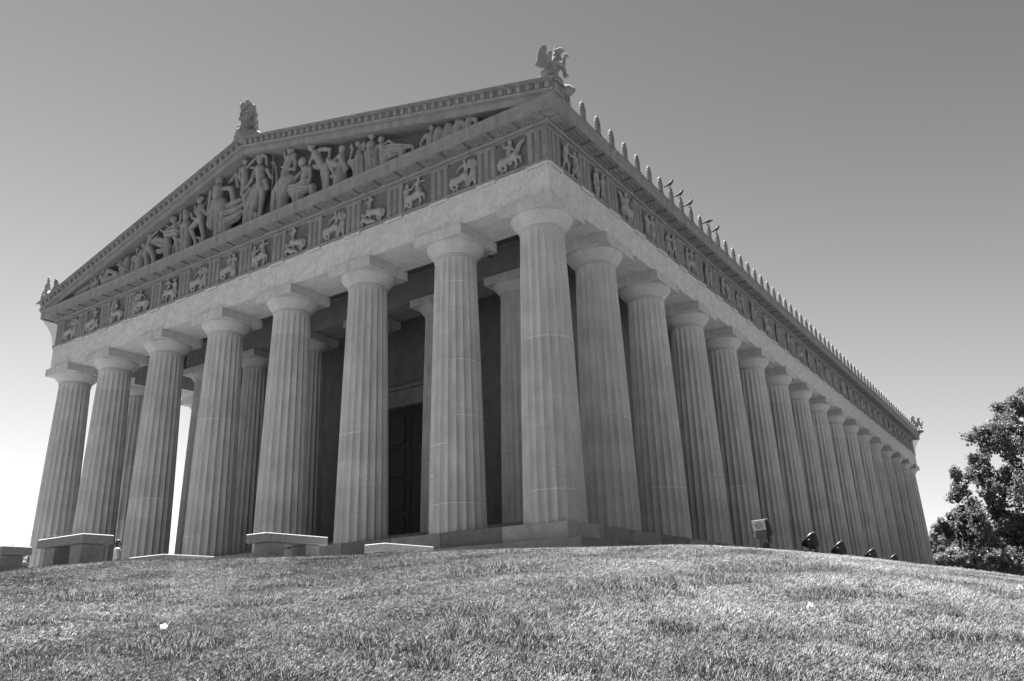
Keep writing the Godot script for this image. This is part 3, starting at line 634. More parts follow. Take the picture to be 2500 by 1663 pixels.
func make_paving() -> void:
	# pale walk laid round the temple on the flat top of the mound, stopping short of its edge
	var b := MB.new()
	var st := 0.8
	var inner := Vector2(XC + 2.6, ZC + 2.6)
	for j in range(-52, 53):
		for i in range(-24, 25):
			var x0 := i * st - 0.4
			var z0 := j * st - 0.4
			if absf(x0 + 0.4) < inner.x - 0.9 and absf(z0 + 0.4) < inner.y - 0.9:
				continue
			var pts := []
			var inside := true
			for q in [[0, 0], [1, 0], [1, 1], [0, 1]]:
				var x: float = x0 + q[0] * st
				var z: float = z0 + q[1] * st
				if edge_distance(x, z) > -2.6:
					inside = false
				pts.append(Vector3(x, land(x, z) + 0.012, z))
			if inside:
				b.poly(pts, Vector3.UP)
	var o := MeshInstance3D.new()
	o.name = "pavement"
	o.mesh = b.mesh(mats["paving"])
	add_child(o)
	o.set_meta("kind", "structure")
	tag(o, "pale concrete walk around the temple steps", "pavement")

func blade_tuft(count: int, h0: float, h1: float, w0: float, spread: float, sd: int, lean: float) -> MB:
	var r := RandomNumberGenerator.new()
	r.seed = sd
	var b := MB.new()
	for i in count:
		var a := r.randf() * TAU
		var d := sqrt(r.randf()) * spread
		var at := Vector3(cos(a) * d, -0.008, sin(a) * d)
		var h := r.randf_range(h0, h1)
		var w := w0 * r.randf_range(0.6, 1.2)
		var dir := r.randf() * TAU
		var side := Vector3(cos(dir), 0, sin(dir)) * w * 0.5
		var la := r.randf() * TAU
		var l := Vector3(cos(la), 0, sin(la)) * h * r.randf_range(0.1, lean)
		var m := at + Vector3(0, h * 0.6, 0) + l * 0.4
		var t := at + Vector3(0, h * r.randf_range(0.75, 1.0), 0) + l
		var tone := r.randf_range(0.75, 1.25)
		b.tint = Color(tone, tone, tone)
		var nn := side.cross(t - at).normalized()
		if nn.y < 0.0:
			nn = -nn
		nn = (nn + Vector3.UP * 0.8).normalized()
		var k := b.vert(at - side, nn)
		b.vert(at + side, nn)
		b.vert(m - side * 0.8, nn)
		b.vert(m + side * 0.8, nn)
		b.vert(t, nn)
		b.ix.append_array(PackedInt32Array([k, k + 1, k + 2, k + 1, k + 3, k + 2, k + 2, k + 3, k + 4]))
	return b

func scatter(called: String, label: String, m: Mesh, where: Array, tone: PackedFloat32Array) -> void:
	var mm := MultiMesh.new()
	mm.transform_format = MultiMesh.TRANSFORM_3D
	mm.use_colors = true
	mm.mesh = m
	mm.instance_count = where.size()
	for i in where.size():
		mm.set_instance_transform(i, where[i])
		mm.set_instance_color(i, Color(tone[i], tone[i], tone[i]))
	var o := MultiMeshInstance3D.new()
	o.name = called
	o.multimesh = mm
	add_child(o)
	o.set_meta("kind", "stuff")
	tag(o, label, "grass")

func make_grass() -> void:
	# heights on a fine grid, so that each tuft is quick to place
	var x0 := -6.0
	var z0 := -30.0
	var st := 0.3
	var nx := 150
	var nz := 290
	var hs := PackedFloat32Array()
	hs.resize(nx * nz)
	for j in nz:
		for i in nx:
			hs[j * nx + i] = land(x0 + i * st, z0 + j * st)
	var patch := FastNoiseLite.new()
	patch.seed = 5
	patch.frequency = 0.55
	patch.fractal_octaves = 3
	var patch2 := FastNoiseLite.new()
	patch2.seed = 9
	patch2.frequency = 0.12
	patch2.fractal_octaves = 2
	var tufts := []
	var weeds := []
	var tt := PackedFloat32Array()
	var wt := PackedFloat32Array()
	var eye := Vector2(27.2, 54.9)
	# strips of the mound: [x0, x1, z0, z1, tufts per square metre]
	var zones := [[20.0, 28.5, 48.5, 53.5, 1700.0], [14.0, 28.0, 43.5, 48.5, 1250.0], [18.0, 27.5, 37.5, 43.5, 1000.0], [10.5, 18.0, 41.6, 43.5, 500.0], [8.0, 20.0, 48.5, 52.5, 900.0], [4.0, 14.0, 43.5, 48.5, 700.0], [19.5, 27.5, 28.0, 37.5, 600.0], [19.5, 27.0, 10.0, 28.0, 260.0], [18.9, 19.5, 5.0, 41.6, 120.0], [5.0, 10.5, 41.6, 43.5, 200.0], [19.0, 26.5, -28.0, 10.0, 60.0], [28.0, 33.0, 36.0, 52.0, 330.0]]
	for q in zones:
		var area: float = (q[1] - q[0]) * (q[3] - q[2])
		var cnt := int(area * q[4] * GRASS_DENSITY)
		for i in cnt:
			var x := rng.randf_range(q[0], q[1])
			var z := rng.randf_range(q[2], q[3])
			var dv := Vector2(x, z) - eye
			# keep to the ground that a walk of a few metres about the camera could see
			var ang := absf(wrapf(atan2(-dv.x, -dv.y) - 0.589, -PI, PI))
			if ang > 0.72 and q[0] < 28.0:
				continue
			var fi := (x - x0) / st
			var fj := (z - z0) / st
			var ii := int(fi)
			var jj := int(fj)
			fi -= ii
			fj -= jj
			var o := jj * nx + ii
			var h := lerpf(lerpf(hs[o], hs[o + 1], fi), lerpf(hs[o + nx], hs[o + nx + 1], fi), fj)
			var p1 := patch.get_noise_2d(x, z)
			var p2 := patch2.get_noise_2d(x, z)
			var s := rng.randf_range(0.75, 1.2) * (1.0 + 0.35 * p1)
			var far := dv.length()
			if far > 16.0:
				s *= 1.25
			var tone := GRASS_V * maxf(0.25, 1.0 + 1.0 * p1 + 0.7 * p2) * rng.randf_range(0.55, 1.4)
			if rng.randf() < 0.045:
				tone *= 2.5
			if p1 < -0.27 and rng.randf() < 0.5:
				tone *= 0.55
				s *= 1.1
			var bs := Basis(Vector3.UP, rng.randf() * TAU).scaled(Vector3(s, s * rng.randf_range(0.8, 1.25), s))
			tufts.append(Transform3D(bs, Vector3(x, h, z)))
			tt.append(tone)
			if p1 < -0.34 and far < 13.0 and rng.randf() < 0.05:
				weeds.append(Transform3D(Basis(Vector3.UP, rng.randf() * TAU).scaled(Vector3.ONE * rng.randf_range(0.7, 1.3)), Vector3(x, h, z)))
				wt.append(GRASS_V * rng.randf_range(0.4, 0.7))
	# coarse dark tussocks, thickest low on the mound below the corner
	var groves := [[23.28, 50.25, 0.16, 14], [22.81, 50.21, 0.14, 8], [23.6, 50.59, 0.13, 9], [23.12, 49.67, 0.2, 10], [22.81, 49.04, 0.25, 9], [21.03, 49.52, 0.22, 6], [21.58, 50.77, 0.22, 6], [23.23, 50.63, 0.22, 6], [23.15, 49.33, 0.22, 6], [15.77, 48.75, 0.22, 6], [17.46, 48.81, 0.22, 6], [23.63, 49.19, 0.22, 6], [23.6, 49.61, 0.25, 10], [24.33, 48.61, 0.22, 6], [24.63, 48.5, 0.22, 6], [23.44, 46.8, 0.5, 14], [23.35, 46, 0.35, 10], [24.93, 45.34, 0.3, 8], [25.47, 45.24, 0.35, 10], [25.83, 46.39, 0.3, 10], [26.56, 47.53, 0.35, 14], [26.41, 47.42, 0.3, 10], [25.5, 47.03, 0.22, 6], [23.14, 48.06, 0.22, 6], [23.2, 48.85, 0.22, 6], [24.69, 50.24, 0.22, 6], [26.11, 49.01, 0.22, 6], [22.63, 51.25, 0.22, 6], [21.13, 51.64, 0.22, 6]]
	for q in groves:
		for i in q[3]:
			var x: float = q[0] + rng.randfn() * q[2] * 0.6
			var z: float = q[1] + rng.randfn() * q[2] * 0.6
			for k in rng.randi_range(2, 5):
				var xx := x + rng.randfn() * 0.04
				var zz := z + rng.randfn() * 0.04
				weeds.append(Transform3D(Basis(Vector3.UP, rng.randf() * TAU).scaled(Vector3.ONE * rng.randf_range(0.7, 1.3)), Vector3(xx, land(xx, zz), zz)))
				wt.append(GRASS_V * rng.randf_range(0.18, 0.4))
	# single taller stalks along the crest
	for i in 1600:
		var x := rng.randf_range(4.0, 24.0)
		var z := rng.randf_range(30.0, 48.0)
		var q := edge_distance(x, z)
		if absf(q + 0.3) < 1.6:
			weeds.append(Transform3D(Basis(Vector3.UP, rng.randf() * TAU).scaled(Vector3(0.6, rng.randf_range(0.9, 1.9), 0.6)), Vector3(x, land(x, z), z)))
			wt.append(GRASS_V * rng.randf_range(0.4, 1.0))
	scatter("grass", "short dry mown grass covering the mound", blade_tuft(16, 0.012, 0.034, 0.0042, 0.055, 3, 1.3).mesh(mats["grass_blade"]), tufts, tt)
	scatter("weed", "taller dark weed clumps among the short grass", blade_tuft(30, 0.03, 0.085, 0.0045, 0.06, 4, 0.9).mesh(mats["grass_blade"]), weeds, wt)
	print("tufts ", tufts.size(), " weeds ", weeds.size())

# ------------------------------------------------------------------ temple
func side_point(side: int, t: float, p: float, y: float) -> Vector3:
	match side:
		0: return Vector3(t, y, ZC + p)
		1: return Vector3(XC + p, y, -t)
		2: return Vector3(-t, y, -ZC - p)
	return Vector3(-XC - p, y, t)

func side_half(side: int) -> float:
	return XC if side % 2 == 0 else ZC

func side_turn(side: int) -> float:
	return side * PI / 2

func side_band(prof: Array, side: int) -> MB:
	# a moulding (offset, height) that runs along one side and is mitred at both corners
	var b := MB.new()
	var h := side_half(side)
	var od := side_point(side, 0, 1, 0) - side_point(side, 0, 0, 0)
	for i in prof.size() - 1:
		var p: Vector2 = prof[i]
		var q: Vector2 = prof[i + 1]
		b.poly([side_point(side, -h - p.x, p.x, p.y), side_point(side, h + p.x, p.x, p.y), side_point(side, h + q.x, q.x, q.y), side_point(side, -h - q.x, q.x, q.y)], od * (q.y - p.y) + Vector3.UP * (p.x - q.x))
	return b

func shaft(h: float, rb: float, rt: float, sd: int, repaired := false) -> ArrayMesh:
	var r := RandomNumberGenerator.new()
	r.seed = sd
	var b := MB.new()
	var fl := 20
	var sub := 6
	var ys := []
	var tones := []
	var marks := []
	var dr := h / 10.0
	for k in 10:
		var tone := r.randf_range(0.93, 1.05)
		var y0 := k * dr + (0.0 if k == 0 else r.randf_range(-0.03, 0.03))
		if k > 0:
			# pale lime line in the joint, on some flutes only
			var a := r.randi_range(0, 19)
			var ln := r.randi_range(2, 8) if r.randf() < 0.4 else 0
			ys.append_array([y0 - 0.017, y0 - 0.016, y0 + 0.016, y0 + 0.017])
			tones.append_array([tones[-1], 1.0, 1.0, tone])
			marks.append_array([null, [a, ln], [a, ln], null])
		for e in [0.02, 0.5, 0.98]:
			if k == 0 and e == 0.02:
				ys.append(0.0)
			elif k == 9 and e == 0.98:
				ys.append(h)
			else:
				ys.append(y0 + dr * lerpf(0.08, 0.86, e))
			tones.append(tone)
			marks.append(null)
	var rows := ys.size()
	for f in fl:
		var base := b.v.size()
		for i in rows:
			var t: float = ys[i] / h
			var rad := rb + (rt - rb) * t + 0.017 * sin(PI * t)
			var dep := 0.088 * rad
			if t > 0.985:
				dep *= (1.0 - t) / 0.015 * 0.8 + 0.2
			for j in sub + 1:
				var u := float(j) / sub
				var a := TAU * (f + u) / fl
				var dd := dep
				if repaired:
					# a plastered mend that fills the flutes low on the side towards the flank
					var da := absf(wrapf(a - 0.22, -PI, PI))
					var mend := clampf((0.42 - da) * 7.0, 0.0, 1.0) * clampf((2.5 - ys[i] + 0.5 * sin(a * 9.0)) * 2.0, 0.0, 1.0)
					dd *= 1.0 - 0.85 * mend
				var sh := sin(PI * u)
				var rr := rad - dd * sh
				var e := 0.02
				var s1 := sin(PI * clampf(u + e, 0.0, 1.0))
				var s0 := sin(PI * clampf(u - e, 0.0, 1.0))
				var du := minf(u + e, 1.0) - maxf(u - e, 0.0)
				var drda := -dd * (s1 - s0) / du * fl / TAU
				drda = clampf(drda, -1.2, 1.2)
				var er := Vector3(cos(a), 0, sin(a))
				var ea := Vector3(-sin(a), 0, cos(a))
				var nn := (er * rr - ea * drda + Vector3.UP * 0.02).normalized()
				var tone: float = tones[i]
				if marks[i] != null:
					tone = tones[maxi(i - 2, 0)] if marks[i][1] == 0 or posmod(f - marks[i][0], 20) >= marks[i][1] else r.randf_range(1.25, 1.6)
					if marks[i][1] == 0:
						tone = 0.97
				b.tint = Color(tone, tone, tone)
				b.vert(Vector3(rr * cos(a), ys[i], rr * sin(a)), nn)
		for i in rows - 1:
			for j in sub:
				var p := base + i * (sub + 1) + j
				var q := p + sub + 1
				b.ix.append_array(PackedInt32Array([p, p + 1, q, p + 1, q + 1, q]))
	return b.mesh(mats["aggregate_concrete"])

func capital(neck: float, top: float, h: float) -> ArrayMesh:
	var b := MB.new()
	var pr := []
	var y := 0.0
	for k in 3:
		pr.append_array([Vector2(neck - 0.005, y), Vector2(neck + 0.022, y + 0.008), Vector2(neck + 0.022, y + 0.024), Vector2(neck + 0.004, y + 0.032)])
		y += 0.034
	# straight flare that rolls over under the block
	for q in [[0.0, 0.0], [0.12, 0.1], [0.28, 0.22], [0.46, 0.36], [0.64, 0.5], [0.79, 0.63], [0.9, 0.75], [0.965, 0.84], [0.995, 0.91], [1.0, 0.95], [0.975, 1.0]]:
		pr.append(Vector2(neck + 0.012 + (top - neck - 0.012) * q[0], y + (h - y) * q[1]))
	b.lathe(pr, 64)
	return b.mesh(mats["aggregate_concrete"])

func make_columns() -> void:
	var shafts := []
	for k in 6:
		shafts.append(shaft(9.52, 0.953, 0.741, 100 + k * 13))
	var mended := shaft(9.52, 0.965, 0.748, 311, true)
	var cap := capital(0.748, 1.045, 0.52)
	var ab := MB.new()
	ab.box(Vector3(-1.076, 0, -1.076), Vector3(1.076, 0.38, 1.076), 0.008)
	var abacus := ab.mesh(mats["aggregate_concrete"])
	var spots := []
	for x in FRONT_X:
		spots.append(Vector2(x, ZC))
		spots.append(Vector2(x, -ZC))
	for k in range(1, 16):
		spots.append(Vector2(XC, side_z[k]))
		spots.append(Vector2(-XC, side_z[k]))
	var k := 0
	for s in spots:
		var near: bool = s.x > 14.0 and s.y > 33.0
		var c := part("column", mended if near else shafts[(k * 7 + 3) % 6], temple, Vector3(s.x, 0, s.y), 0.0 if near else (k % 20) * TAU / 20.0)
		part("capital", cap, c, Vector3(0, 9.52, 0))
		part("abacus", abacus, c, Vector3(0, 10.04, 0), -c.rotation.y)
		k += 1
	# the porch row inside
	var ins := shaft(9.2, 0.82, 0.64, 533)
	var cap2 := capital(0.645, 0.9, 0.46)
	var a2 := MB.new()
	a2.box(Vector3(-0.94, 0, -0.94), Vector3(0.94, 0.34, 0.94), 0.008)
	var abacus2 := a2.mesh(mats["aggregate_concrete"])
	for x in [-10.1, -6.1, -2.03, 2.03, 6.1, 10.1]:
		for z in [28.9, -28.9]:
			var c := part("porch_column", ins, temple, Vector3(x, 0.7, z), fmod(absf(x) * 3.0, TAU))
			part("capital", cap2, c, Vector3(0, 9.2, 0))
			part("abacus", abacus2, c, Vector3(0, 9.66, 0), -c.rotation.y)

func make_steps() -> void:
	# three courses of blocks under the columns; inside them one solid floor
	var tops := [0.0, -0.56, -1.08]
	var outs := [1.02, 1.92, 2.72]
	var m: Material = mats["step_stone"]
	var fl := MB.new()
	fl.box(Vector3(-XC + 0.6, -1.6, -ZC + 0.6), Vector3(XC - 0.6, -0.004, ZC - 0.6))
	part("floor", fl.mesh(mats["step_stone"]), temple)
	for c in 3:
		var hgt: float = 0.56 if c < 2 else 0.7
		for side in 4:
			var half: float = side_half(side) + outs[c]
			var run := 2.0 * half
			var cnt := int(round(run / 2.15)) if side < 2 and c < 2 else 4
			var t := -half
			for k in cnt:
				var w := run / cnt
				if side < 2 and cnt > 4 and k < cnt - 1:
					w *= rng.randf_range(0.85, 1.15)
				var t1 := half if k == cnt - 1 else minf(t + w, half)
				var lo := t + 0.003
				var hi := t1 - 0.003
				# the long sides run between the end rows
				if side % 2 == 1:
					lo = maxf(lo, -ZC - outs[c] + 1.9)
					hi = minf(hi, ZC + outs[c] - 1.9)
					if hi - lo < 0.05:
						t = t1
						continue
				var b := MB.new()
				var tone := rng.randf_range(0.62, 1.15)
				if side == 0 and k == cnt - 1 and c == 0:
					tone = 1.33
				b.tint = Color(tone, tone, tone)
				var y1: float = tops[c] - (0.003 * (k % 3))
				var p0 := side_point(side, lo, outs[c] - 1.9, tops[c] - hgt)
				var p1 := side_point(side, hi, outs[c] + 0.004 * (k % 2), y1)
				b.box(p0.min(p1), p0.max(p1), 0.015)
				part("step_block", b.mesh(m), temple)
				t = t1

func make_beams() -> void:
	# beam blocks over the columns
	for side in 4:
		var axes := []
		if side % 2 == 0:
			axes = FRONT_X.duplicate()
		else:
			axes = side_z.duplicate()
			axes.sort()
		for k in axes.size() - 1:
			var lo: float = axes[k]
			var hi: float = axes[k + 1]
			var front := side % 2 == 0
			if k == 0:
				lo = lo - AF if front else lo + AF
			if k == axes.size() - 2:
				hi = hi + AF if front else hi - AF
			var b := MB.new()
			var tone := rng.randf_range(0.97, 1.03)
			b.tint = Color(tone, tone, tone)
			var p0 := side_point(side, lo + 0.002, -AF, 10.42)
			var p1 := side_point(side, hi - 0.002, AF, 11.62)
			b.box(p0.min(p1), p0.max(p1), 0.006)
			part("beam_block", b.mesh(mats["beam_concrete"]), temple)
		part("fillet_band", side_band([Vector2(AF - 0.05, 11.622), Vector2(AF + 0.05, 11.622), Vector2(AF + 0.05, 11.72), Vector2(AF - 0.3, 11.72)], side).mesh(mats["cast_entablature"]), temple)
		# wall behind the frieze, inside and outside
		part("frieze_backing", side_band([Vector2(-AF + 0.02, 11.622), Vector2(-AF + 0.02, 13.2)], side).mesh(mats["inner_wall"]), temple)
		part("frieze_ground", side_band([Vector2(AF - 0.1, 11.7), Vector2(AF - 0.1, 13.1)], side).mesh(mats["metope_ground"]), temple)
		part("frieze_crown", side_band([Vector2(AF - 0.1, 12.97), Vector2(AF - 0.03, 12.97), Vector2(AF - 0.03, 13.07), Vector2(AF + 0.06, 13.07), Vector2(AF + 0.09, 13.16), Vector2(AF + 0.09, 13.24)], side).mesh(mats["cast_entablature"]), temple)
		part("cornice", side_band([Vector2(AF + 0.05, 13.24), Vector2(1.49, 13.24), Vector2(1.49, 13.18), Vector2(1.55, 13.18), Vector2(1.55, 13.54), Vector2(1.57, 13.55), Vector2(1.57, 13.57), Vector2(1.62, 13.59), Vector2(1.62, 13.645), Vector2(1.5, 13.66), Vector2(0.3, 13.66)], side).mesh(mats["cast_entablature"]), temple)

func trig_centres(side: int) -> Array:
	var axes := []
	if side % 2 == 0:
		axes = FRONT_X.duplicate()
	else:
		axes = side_z.duplicate()
		axes.sort()
	axes[0] = axes[0] - AF + 0.4225
	axes[-1] = axes[-1] + AF - 0.4225
	var r := []
	for k in axes.size() - 1:
		r.append(axes[k])
		r.append((axes[k] + axes[k + 1]) * 0.5)
	r.append(axes[-1])
	return r

func make_frieze() -> void:
	var m: Material = mats["cast_entablature"]
	var tb := MB.new()
	var plan := [Vector2(-0.4225, -0.07), Vector2(-0.36, 0), Vector2(-0.205, 0), Vector2(-0.14, -0.07), Vector2(-0.075, 0), Vector2(0.075, 0), Vector2(0.14, -0.07), Vector2(0.205, 0), Vector2(0.36, 0), Vector2(0.4225, -0.07)]
	for i in plan.size() - 1:
		var p: Vector2 = plan[i]
		var q: Vector2 = plan[i + 1]
		tb.poly([Vector3(p.x, 0, p.y), Vector3(q.x, 0, q.y), Vector3(q.x, 1.16, q.y), Vector3(p.x, 1.16, p.y)], Vector3(-(q.y - p.y), 0, q.x - p.x))
	tb.box(Vector3(-0.4225, 1.155, -0.09), Vector3(0.4225, 1.30, 0.012), 0.006)
	for s in [-1, 1]:
		tb.poly([Vector3(s * 0.4225, 0, -0.07), Vector3(s * 0.4225, 0, -0.1), Vector3(s * 0.4225, 1.16, -0.1), Vector3(s * 0.4225, 1.16, -0.07)], Vector3(s, 0, 0))
	var trig := tb.mesh(m)
	var rb := MB.new()
	rb.box(Vector3(-0.4225, -0.095, -0.01), Vector3(0.4225, 0, 0.062), 0.006)
	var reg := rb.mesh(mats["beam_concrete"])
	var gb := MB.new()
	for k in 6:
		gb.lathe([Vector2(0.036, -0.05), Vector2(0.026, 0.0)], 8, Transform3D(Basis(), Vector3(-0.352 + k * 0.141, -0.095, 0.026)))
		gb.lathe([Vector2(0.001, -0.0502), Vector2(0.036, -0.05)], 8, Transform3D(Basis(), Vector3(-0.352 + k * 0.141, -0.095, 0.026)))
	var gut := gb.mesh(mats["beam_concrete"])
	var mb := MB.new()
	mb.box(Vector3(-0.42, 0, -0.235), Vector3(0.42, 0.06, 0.235), 0.004)
	var mut := mb.mesh(m)
	var mg := MB.new()
	for j in 3:
		for k in 6:
			mg.lathe([Vector2(0.002, -0.0352), Vector2(0.04, -0.035), Vector2(0.03, 0.004)], 7, Transform3D(Basis(), Vector3(-0.35 + k * 0.14, 0, -0.165 + j * 0.165)))
	var mgut := mg.mesh(m)
	for side in 2:
		var cs := trig_centres(side)
		for i in cs.size():
			var c: float = cs[i]
			part("triglyph", trig, temple, side_point(side, c, AF, 11.72), side_turn(side))
			var r := part("regula", reg, temple, side_point(side, c, AF, 11.616), side_turn(side))
			part("guttae", gut, r)
			var mu := part("mutule", mut, temple, side_point(side, c, 1.245, 13.176), side_turn(side))
			part("guttae", mgut, mu)
			if i < cs.size() - 1:
				var d: float = (cs[i] + cs[i + 1]) * 0.5
				var mv := part("mutule", mut, temple, side_point(side, d, 1.245, 13.176), side_turn(side))
				part("guttae", mgut, mv)
				metope(side, i, d, cs[i + 1] - cs[i] - 0.845, cs.size() - 1)

# bodies for the carved panels: [x, y, depth, radius] in panel units (width 1, height 1), several chains each
func human(out: Array, hx: float, hy: float, s: float, lean: float, arm1: Array, arm2: Array, leg1: Array, leg2: Array, cloth := false) -> void:
	# head at (hx, hy); torso drops along the lean
	var nx := hx + lean * 0.1 * s
	chain(out, [[hx, hy, 0.09, 0.075 * s], [hx, hy - 0.03 * s, 0.09, 0.065 * s]])
	var cx := nx + lean * 0.14 * s
	var px := nx + lean * 0.36 * s
	chain(out, [[nx, hy - 0.1 * s, 0.07, 0.04 * s], [cx, hy - 0.2 * s, 0.07, 0.095 * s], [px, hy - 0.43 * s, 0.06, 0.085 * s]])
	var sh := [cx - 0.05 * s, hy - 0.14 * s, 0.08, 0.045 * s]
	chain(out, [sh, [arm1[0], arm1[1], 0.1, 0.036 * s], [arm1[2], arm1[3], 0.1, 0.03 * s]])
	chain(out, [[cx + 0.05 * s, hy - 0.14 * s, 0.07, 0.045 * s], [arm2[0], arm2[1], 0.07, 0.036 * s], [arm2[2], arm2[3], 0.07, 0.03 * s]])
	var f := 1.0 if cloth else 0.0
	var w := 1.5 if cloth else 1.0
	chain(out, [[px - 0.03 * s, hy - 0.45 * s, 0.07, 0.065 * s * w], [leg1[0], leg1[1], 0.08, 0.05 * s * w], [leg1[2], leg1[3], 0.06, 0.036 * s * w]], f)
	chain(out, [[px + 0.03 * s, hy - 0.45 * s, 0.05, 0.065 * s * w], [leg2[0], leg2[1], 0.06, 0.05 * s * w], [leg2[2], leg2[3], 0.05, 0.036 * s * w]], f)

func horse(out: Array, rear: float) -> void:
	# faces +x; «rear» lifts the forehand
	chain(out, [[0.2, 0.38, 0.07, 0.12], [0.42, 0.37 + rear * 0.1, 0.07, 0.1], [0.64, 0.42 + rear * 0.22, 0.08, 0.115]])
	chain(out, [[0.17, 0.34, 0.08, 0.085], [0.13, 0.2, 0.08, 0.05], [0.2, 0.1, 0.07, 0.032], [0.18, 0.02, 0.07, 0.032]])
	chain(out, [[0.25, 0.32, 0.05, 0.08], [0.31, 0.19, 0.05, 0.045], [0.28, 0.1, 0.05, 0.03], [0.34, 0.02, 0.05, 0.03]])
	chain(out, [[0.66, 0.36 + rear * 0.2, 0.1, 0.06], [0.82, 0.3 + rear * 0.25, 0.1, 0.042], [0.84, 0.14 + rear * 0.2, 0.09, 0.03]])
	chain(out, [[0.62, 0.34 + rear * 0.18, 0.05, 0.06], [0.68, 0.18 + rear * 0.1, 0.05, 0.04], [0.62, 0.05 + rear * 0.05, 0.05, 0.03]])
	chain(out, [[0.12, 0.44, 0.05, 0.035], [0.04, 0.36, 0.05, 0.035], [0.06, 0.18, 0.05, 0.025]])

func panel_carving(kind: int) -> Array:
	# list of bodies, each a list of bones
	var a := []
	var b := []
	match kind:
		0: # rider on a rearing horse
			horse(a, 0.15)
			chain(a, [[0.68, 0.5, 0.08, 0.085], [0.78, 0.68, 0.09, 0.065], [0.84, 0.78, 0.09, 0.05], [0.96, 0.84, 0.09, 0.035]])
			human(b, 0.5, 0.95, 0.9, -0.15, [0.3, 0.82, 0.24, 0.95], [0.6, 0.66, 0.68, 0.6], [0.5, 0.4, 0.44, 0.22], [0.54, 0.42, 0.5, 0.25])
		1: # centaur and a man leaning back behind a round shield
			horse(a, 0.05)
			human(a, 0.62, 0.93, 0.75, 0.1, [0.4, 0.72, 0.3, 0.6], [0.78, 0.8, 0.8, 0.66], [0.66, 0.5, 0.64, 0.45], [0.66, 0.5, 0.64, 0.45])
			human(b, 0.8, 0.86, 0.85, 0.35, [0.72, 0.66, 0.66, 0.6], [0.94, 0.8, 0.95, 0.9], [0.8, 0.25, 0.72, 0.04], [0.95, 0.22, 0.97, 0.04], true)
			chain(b, [[0.9, 0.86, 0.03, 0.06], [0.98, 0.76, 0.03, 0.07], [0.97, 0.62, 0.03, 0.06]])
		2: # man pulling a centaur's arm
			horse(a, 0.2)
			human(a, 0.6, 0.97, 0.72, -0.2, [0.42, 0.78, 0.34, 0.7], [0.74, 0.84, 0.86, 0.86], [0.66, 0.6, 0.64, 0.55], [0.66, 0.6, 0.64, 0.55])
			human(b, 0.16, 0.86, 0.86, -0.1, [0.04, 0.66, 0.06, 0.48], [0.3, 0.68, 0.38, 0.72], [0.1, 0.28, 0.02, 0.04], [0.24, 0.28, 0.26, 0.04])
		3: # centaur over a fallen man
			horse(a, 0.25)
			human(a, 0.64, 0.98, 0.72, 0.1, [0.5, 0.86, 0.6, 0.98], [0.8, 0.82, 0.88, 0.92], [0.66, 0.6, 0.64, 0.56], [0.66, 0.6, 0.64, 0.56])
			chain(b, [[0.92, 0.42, 0.1, 0.07]])
			chain(b, [[0.9, 0.33, 0.09, 0.05], [0.84, 0.24, 0.09, 0.09], [0.68, 0.12, 0.09, 0.08], [0.5, 0.1, 0.09, 0.06], [0.4, 0.04, 0.09, 0.04]])
			chain(b, [[0.9, 0.28, 0.09, 0.045], [0.98, 0.18, 0.09, 0.04], [0.94, 0.05, 0.09, 0.035]])
		4: # woman carried off
			horse(a, 0.1)
			human(a, 0.56, 0.93, 0.75, 0.0, [0.44, 0.72, 0.38, 0.66], [0.72, 0.7, 0.8, 0.62], [0.62, 0.5, 0.6, 0.45], [0.62, 0.5, 0.6, 0.45])
			human(b, 0.8, 0.9, 0.8, -0.05, [0.68, 0.98, 0.62, 1.0], [0.92, 0.72, 0.95, 0.6], [0.78, 0.24, 0.76, 0.06], [0.86, 0.24, 0.88, 0.06], true)
		5: # two fighters
			human(a, 0.3, 0.9, 0.92, -0.2, [0.16, 0.72, 0.12, 0.9], [0.46, 0.72, 0.52, 0.62], [0.16, 0.3, 0.06, 0.04], [0.4, 0.3, 0.42, 0.05])
			human(b, 0.72, 0.84, 0.88, 0.25, [0.6, 0.66, 0.52, 0.7], [0.88, 0.7, 0.95, 0.56], [0.7, 0.26, 0.6, 0.05], [0.92, 0.25, 0.94, 0.05], true)
		6: # two robed figures
			human(a, 0.3, 0.93, 0.92, 0.0, [0.16, 0.68, 0.14, 0.5], [0.44, 0.7, 0.5, 0.6], [0.26, 0.28, 0.26, 0.04], [0.36, 0.28, 0.36, 0.04], true)
			human(b, 0.7, 0.88, 0.9, 0.0, [0.58, 0.66, 0.56, 0.5], [0.84, 0.68, 0.86, 0.86], [0.64, 0.26, 0.62, 0.04], [0.78, 0.28, 0.82, 0.04])
	return [a, b]

var carved := {}

